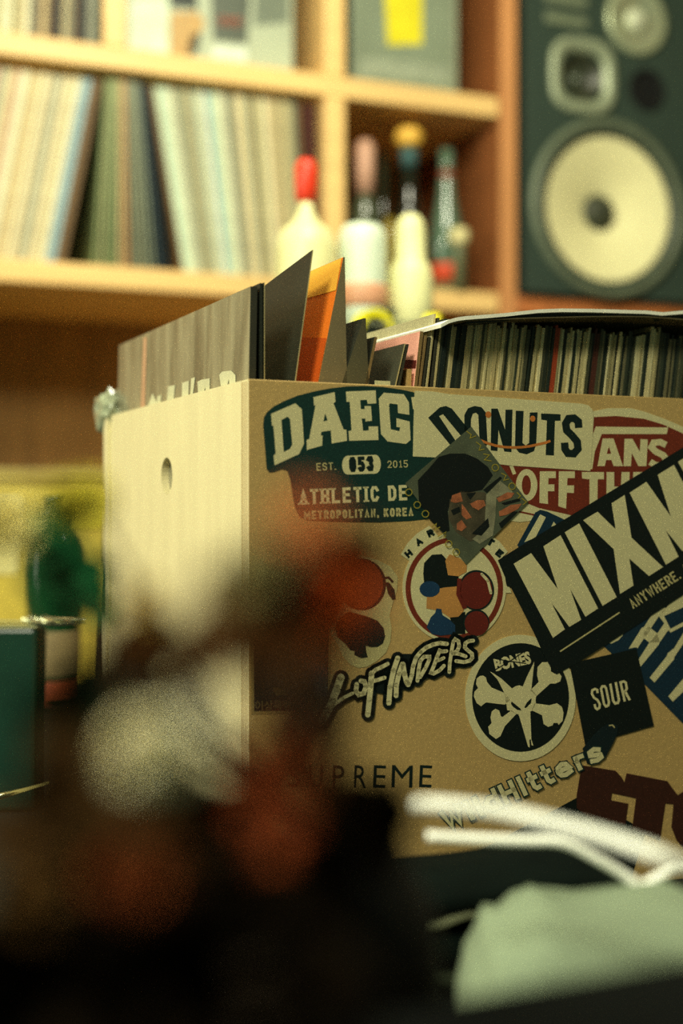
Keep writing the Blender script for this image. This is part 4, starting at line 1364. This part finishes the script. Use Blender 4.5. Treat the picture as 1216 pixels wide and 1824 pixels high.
link('cloth_body', b, clothm, tote, smooth=True)
whc = mat((244, 248, 236), 0.6, var=0.03)


def strap(pts, r, nm='handle', Z0_=0.5, m_=whc, zs=None):
    b = bmesh.new()
    P_ = [TI @ at(x_, y_, Z0_ + (zs[i] if zs else 0)) for i, (x_, y_) in enumerate(pts)]
    tube(b, smoothpath(P_, 6), r, 10, flat=0.55)
    return link(nm, b, m_, tote, smooth=True)


strap([(742, 1432), (800, 1435), (900, 1447), (1000, 1470), (1100, 1498), (1200, 1535), (1290, 1590), (1330, 1680)], 0.0042, Z0_=0.44, zs=[.02, .015, .01, 0, -.01, -.02, 0, .06])
strap([(760, 1489), (850, 1494), (930, 1497), (1000, 1500), (1060, 1528), (1130, 1572), (1210, 1640), (1260, 1720)], 0.0036, Z0_=0.55, zs=[0, 0, 0, 0, 0, 0, -.01, -.02])
strap([(1140, 1580), (1175, 1560), (1230, 1535), (1300, 1500), (1330, 1560), (1340, 1700)], 0.0032, Z0_=0.55, zs=[0, 0, 0, 0, 0, -.02])
# dark folded cloth lying between the bag and the crate
dc = empty('folded_cloth', Vector((at(890, 1500, 0.66).x, 0.655, TZ)))
tag(dc, 'dark green folded cloth lying between the grey bag and the crate', 'cloth')
for k_, (col_, lz, wz, px0) in enumerate((((7, 14, 11), 0.0, 0.030, 0.0), ((40, 46, 34), 0.030, 0.010, -0.010), ((6, 13, 10), 0.040, 0.022, 0.004), ((96, 100, 76), 0.062, 0.006, -0.036), ((7, 14, 11), 0.068, 0.016, 0.002))):
    b = bmesh.new()
    wl = 0.062 if k_ != 3 else 0.024
    nx = 14
    rows_ = []
    for i_ in range(nx + 1):
        f_ = i_ / nx
        x_ = px0 + (f_ - .5) * 2 * wl
        sag_ = 0.004 * math.sin(5 * f_ + k_) * (1 if k_ else 0)
        rows_.append([b.verts.new((x_, y_, lz + (z_ * wz) * (1 - 0.35 * (2 * f_ - 1) ** 6) + (sag_ if z_ else max(sag_, 0) * 0))) for y_, z_ in ((-0.036, .15), (-0.040, .5), (-0.036, .85), (0, 1), (0.036, .85), (0.040, .5), (0.036, .15), (0, 0))])
    for a_, c_ in zip(rows_, rows_[1:]):
        for q_ in range(8):
            b.faces.new((a_[q_], a_[(q_ + 1) % 8], c_[(q_ + 1) % 8], c_[q_]))
    b.faces.new(rows_[0]); b.faces.new(rows_[-1])
    link('cloth_fold', b, mat(col_, 0.95, var=0.2, spec=0.05), dc, smooth=True)

# black flat case near the lens at the bottom
cs = empty('laptop_case', Vector((0.02, 0.33, TZ)))
tag(cs, 'black padded case lying at the bottom of the picture', 'case')
cm_ = mat((4, 7, 5), 0.9, var=0.2, spec=0.1)
pR, pL = at(1216, 1700, 0.34), at(560, 1812, 0.34)
b = bmesh.new()
prof = [(-0.16, pL.z - 0.012 - TZ), (pL.x - 0.02, pL.z - TZ), (pR.x - 0.02, pR.z - TZ), (0.26, pR.z + 0.02 - TZ)]
for y0, y1 in ((-0.12, 0.01),):
    lo = [b.verts.new((x_, y0, 0)) for x_, z_ in prof] ; lo2 = [b.verts.new((x_, y0 + .02, z_ - 0.02)) for x_, z_ in prof]
    hi = [b.verts.new((x_, y1, 0)) for x_, z_ in prof] ; hi2 = [b.verts.new((x_, y1, z_)) for x_, z_ in prof]
    for i in range(3):
        b.faces.new((lo2[i], lo2[i + 1], hi2[i + 1], hi2[i])); b.faces.new((lo[i], lo[i + 1], lo2[i + 1], lo2[i])); b.faces.new((hi[i], hi2[i], hi2[i + 1], hi[i + 1])); b.faces.new((lo[i], hi[i], hi[i + 1], lo[i + 1]))
    b.faces.new((lo[0], lo2[0], hi2[0], hi[0])); b.faces.new((lo[3], hi[3], hi2[3], lo2[3]))
bmesh.ops.bevel(b, geom=list(b.edges), offset=0.003, segments=2, affect='EDGES')
link('case_body', b, cm_, cs)

# black vase with dried flowers
VZ = 0.385
vc = at(578, 1600, VZ)
vase = empty('vase', Vector((vc.x, VZ, TZ)))
tag(vase, 'black vase of dried flowers close to the lens, bottom middle', 'vase')
vh = at(590, 1500, VZ).z - TZ
b = bmesh.new(); lathe(b, [(0.026, 0), (0.033, 0.01), (0.0365, vh * .45), (0.0365, vh * .72), (0.033, vh * .88), (0.024, vh * .97), (0.022, vh), (0.020, vh), (0.0205, vh * .9), (0, vh * .88)], 36)
link('vase_body', b, mat((7, 9, 6), 0.7, var=0.2, spec=0.2), vase, smooth=True)
MOUTH = Vector((vase.location.x, VZ, TZ + vh))


def petal(b, base, d, n_, L, w, mi=0, curl=0.3):
    side = d.cross(n_).normalized()
    rows = []
    for i in range(4):
        f_ = i / 3
        c_ = base + d * L * f_ + n_ * curl * L * f_ * f_
        ww = w * math.sin(PI * (0.18 + 0.74 * f_))
        rows.append((b.verts.new(c_ - side * ww), b.verts.new(c_ + n_ * 0.08 * L), b.verts.new(c_ + side * ww)))
    for a, c_ in zip(rows, rows[1:]):
        b.faces.new((a[0], a[1], c_[1], c_[0])).material_index = mi
        b.faces.new((a[1], a[2], c_[2], c_[1])).material_index = mi


def flower(x_, y_, Z, rpx, col, label, group=None, ry=None, leafcol=(52, 44, 22), from_=None, npet=70, name='dried_flower'):
    c_ = at(x_, y_, Z)
    r_ = rpx * Z / F
    ryy = (ry or rpx) * Z / F
    src = from_ or MOUTH
    t_ = empty(name, src)
    tag(t_, label, 'flower', group)
    rf = random.Random(int(x_ * 7 + y_))
    b = bmesh.new()
    L0 = c_ - src
    for i in range(npet):
        zc = 1 - 2 * (i + .5) / npet
        ph = i * 2.39996
        n_ = Vector((math.sqrt(1 - zc * zc) * math.cos(ph), math.sqrt(1 - zc * zc) * math.sin(ph), zc))
        k = rf.uniform(0.25, 0.6)
        base = L0 + Vector((n_.x * r_ * k, n_.y * r_ * k, n_.z * ryy * k))
        tang = n_.cross(Vector((rf.uniform(-1, 1), rf.uniform(-1, 1), rf.uniform(-1, 1)))).normalized()
        dd = (n_ * 0.75 + tang * 0.6).normalized()
        petal(b, base, dd, tang.cross(dd).normalized(), (r_ * abs(n_.x) + r_ * abs(n_.y) + ryy * abs(n_.z)) * 0.42, r_ * 0.34)
    link('flower_head', b, mat(col, 0.9, var=0.25, scale=120, spec=0.04), t_)
    b = bmesh.new()
    mid = L0 * 0.5 + Vector((0, 0, -0.006))
    tube(b, smoothpath([Vector((0, 0, -0.02)), Vector((0, 0, 0)), mid, L0], 5), 0.0009, 6)
    link('stem', b, mat(leafcol, 0.8), t_, smooth=True)
    return t_


def leaf_sprig(pts, Z, col, label, wpx=34, n_=9, group=None, name='dried_sprig', from_=None, zs=0.0):
    """a twig through frame points with leaves along it"""
    src = from_ or MOUTH
    t_ = empty(name, src)
    tag(t_, label, 'sprig', group)
    P_ = [at(x_, y_, Z + zs * i) - src for i, (x_, y_) in enumerate(pts)]
    path = smoothpath([Vector((0, 0, -0.02)), Vector((0, 0, 0))] + P_, 6)
    b = bmesh.new(); tube(b, path, 0.0009, 6); link('stem', b, mat((44, 32, 16), 0.8), t_, smooth=True)
    rf = random.Random(int(pts[0][0] * 3 + pts[-1][1]))
    b = bmesh.new()
    body = smoothpath(P_, 8) if len(P_) > 1 else path
    w_ = wpx * Z / F
    for i in range(n_):
        f_ = (i + .5) / n_
        p = body[int(f_ * (len(body) - 1))]
        for s_ in range(3):
            d_ = Vector((rf.uniform(-1, 1), rf.uniform(-.6, .6), rf.uniform(-1, 1))).normalized()
            petal(b, p, d_, Vector((rf.uniform(-.4, .4), -1, rf.uniform(-.4, .4))).normalized(), w_ * 2.0, w_ * 0.8, curl=0.2)
    link('leaves', b, mat(col, 0.9, var=0.25, scale=90, spec=0.04), t_)
    return t_


flower(572, 1088, 0.235, 96, (156, 66, 24), 'large rust brown dried bloom over the dark poster sticker', ry=84, npet=120)
flower(530, 1035, 0.245, 84, (104, 58, 26), 'brown dried bloom between the olive and the rust ones', ry=80, npet=110)
flower(610, 1425, 0.27, 62, (46, 32, 16), 'near black dried bloom just above the vase rim', ry=58, npet=70)
flower(640, 985, 0.245, 58, (66, 36, 16), 'dark brown dried bloom above the large rust one', ry=62, npet=90)
flower(468, 1022, 0.225, 62, (132, 124, 82), 'olive grey dried bloom in front of the crate corner', npet=80)
flower(548, 925, 0.205, 56, (206, 116, 64), 'pale rust dried bloom at the top of the bunch', npet=22, ry=42)
leaf_sprig([(560, 1350), (520, 1180), (400, 1160), (300, 1165), (215, 1140)], 0.22, (66, 40, 18), 'dark brown twig reaching left across the pale crate end', wpx=38, n_=14)
leaf_sprig([(540, 1300), (470, 1160), (400, 1090), (385, 1050)], 0.23, (90, 66, 34), 'brown twig rising past the crate corner', wpx=32, n_=8)
leaf_sprig([(570, 1320), (540, 1200), (480, 1140)], 0.24, (60, 40, 20), 'short dark twig under the rust bloom', wpx=40, n_=8)
flower(268, 1335, 0.215, 84, (255, 240, 200), 'cream dried bloom in front of the pale crate end', ry=60, npet=110)
flower(365, 1275, 0.225, 40, (250, 246, 220), 'small pale dried bloom beside the cream one', npet=36)
flower(488, 1400, 0.220, 52, (132, 62, 32), 'long orange red dried bloom in the middle of the bunch', ry=150, npet=80)
flower(240, 1565, 0.20, 74, (128, 66, 34), 'orange brown dried bloom at the lower left', ry=58)
flower(70, 1590, 0.20, 70, (100, 72, 38), 'dull brown dried bloom in the lower left corner', ry=60)
leaf_sprig([(480, 1560), (380, 1450), (250, 1430), (120, 1400)], 0.24, (56, 38, 18), 'dark leafy twig spreading low to the left', wpx=60, n_=16)
leaf_sprig([(470, 1640), (330, 1620), (180, 1520), (40, 1500)], 0.23, (58, 40, 19), 'brown leafy twig low in the left corner', wpx=66, n_=16)
leaf_sprig([(500, 1700), (360, 1720), (200, 1700), (60, 1700)], 0.22, (20, 14, 7), 'dark leafy twig along the bottom left', wpx=90, n_=26)
leaf_sprig([(520, 1780), (360, 1800), (200, 1800), (20, 1790)], 0.22, (9, 7, 4), 'black leafy twig along the very bottom', wpx=100, n_=30)
leaf_sprig([(540, 1560), (440, 1590), (330, 1560)], 0.25, (18, 13, 7), 'near black leafy twig around the vase', wpx=80, n_=16)
leaf_sprig([(600, 1500), (660, 1470), (640, 1430)], 0.30, (16, 12, 6), 'near black leafy twig above the vase rim', wpx=52, n_=10)
leaf_sprig([(300, 1300), (200, 1220), (130, 1290)], 0.25, (22, 32, 18), 'dark green leafy twig left of the cream bloom', wpx=52, n_=10)
YLW = (206, 190, 84)
flower(10, 930, 0.30, 62, (226, 214, 140), 'pale yellow blurred bloom at the left edge', from_=MOUTH, ry=70, npet=44)
flower(150, 890, 0.30, 58, (190, 180, 62), 'yellow blurred bloom just left of the crate', ry=44, npet=44)
flower(262, 1095, 0.28, 48, (176, 150, 66), 'olive yellow blurred bloom over the pale crate end', ry=70, npet=34)
leaf_sprig([(150, 1080), (120, 1010), (108, 930)], 0.36, (28, 80, 46), 'deep green blurred leafy twig in front of the green bottle', wpx=40, n_=9)
kp, kq = at(-20, 1424, 0.78), at(86, 1394, 0.80)
b = bmesh.new()
tube(b, [kp + (kp - kq) * 0.6, kp, kq], [0.0020, 0.0022, 0.0008], 8)
o = link('metal_rod', b, mat((220, 216, 170), 0.15, metal=1.0), None, smooth=True)
tag(o, 'thin shiny metal rod at the lower left edge', 'rod')
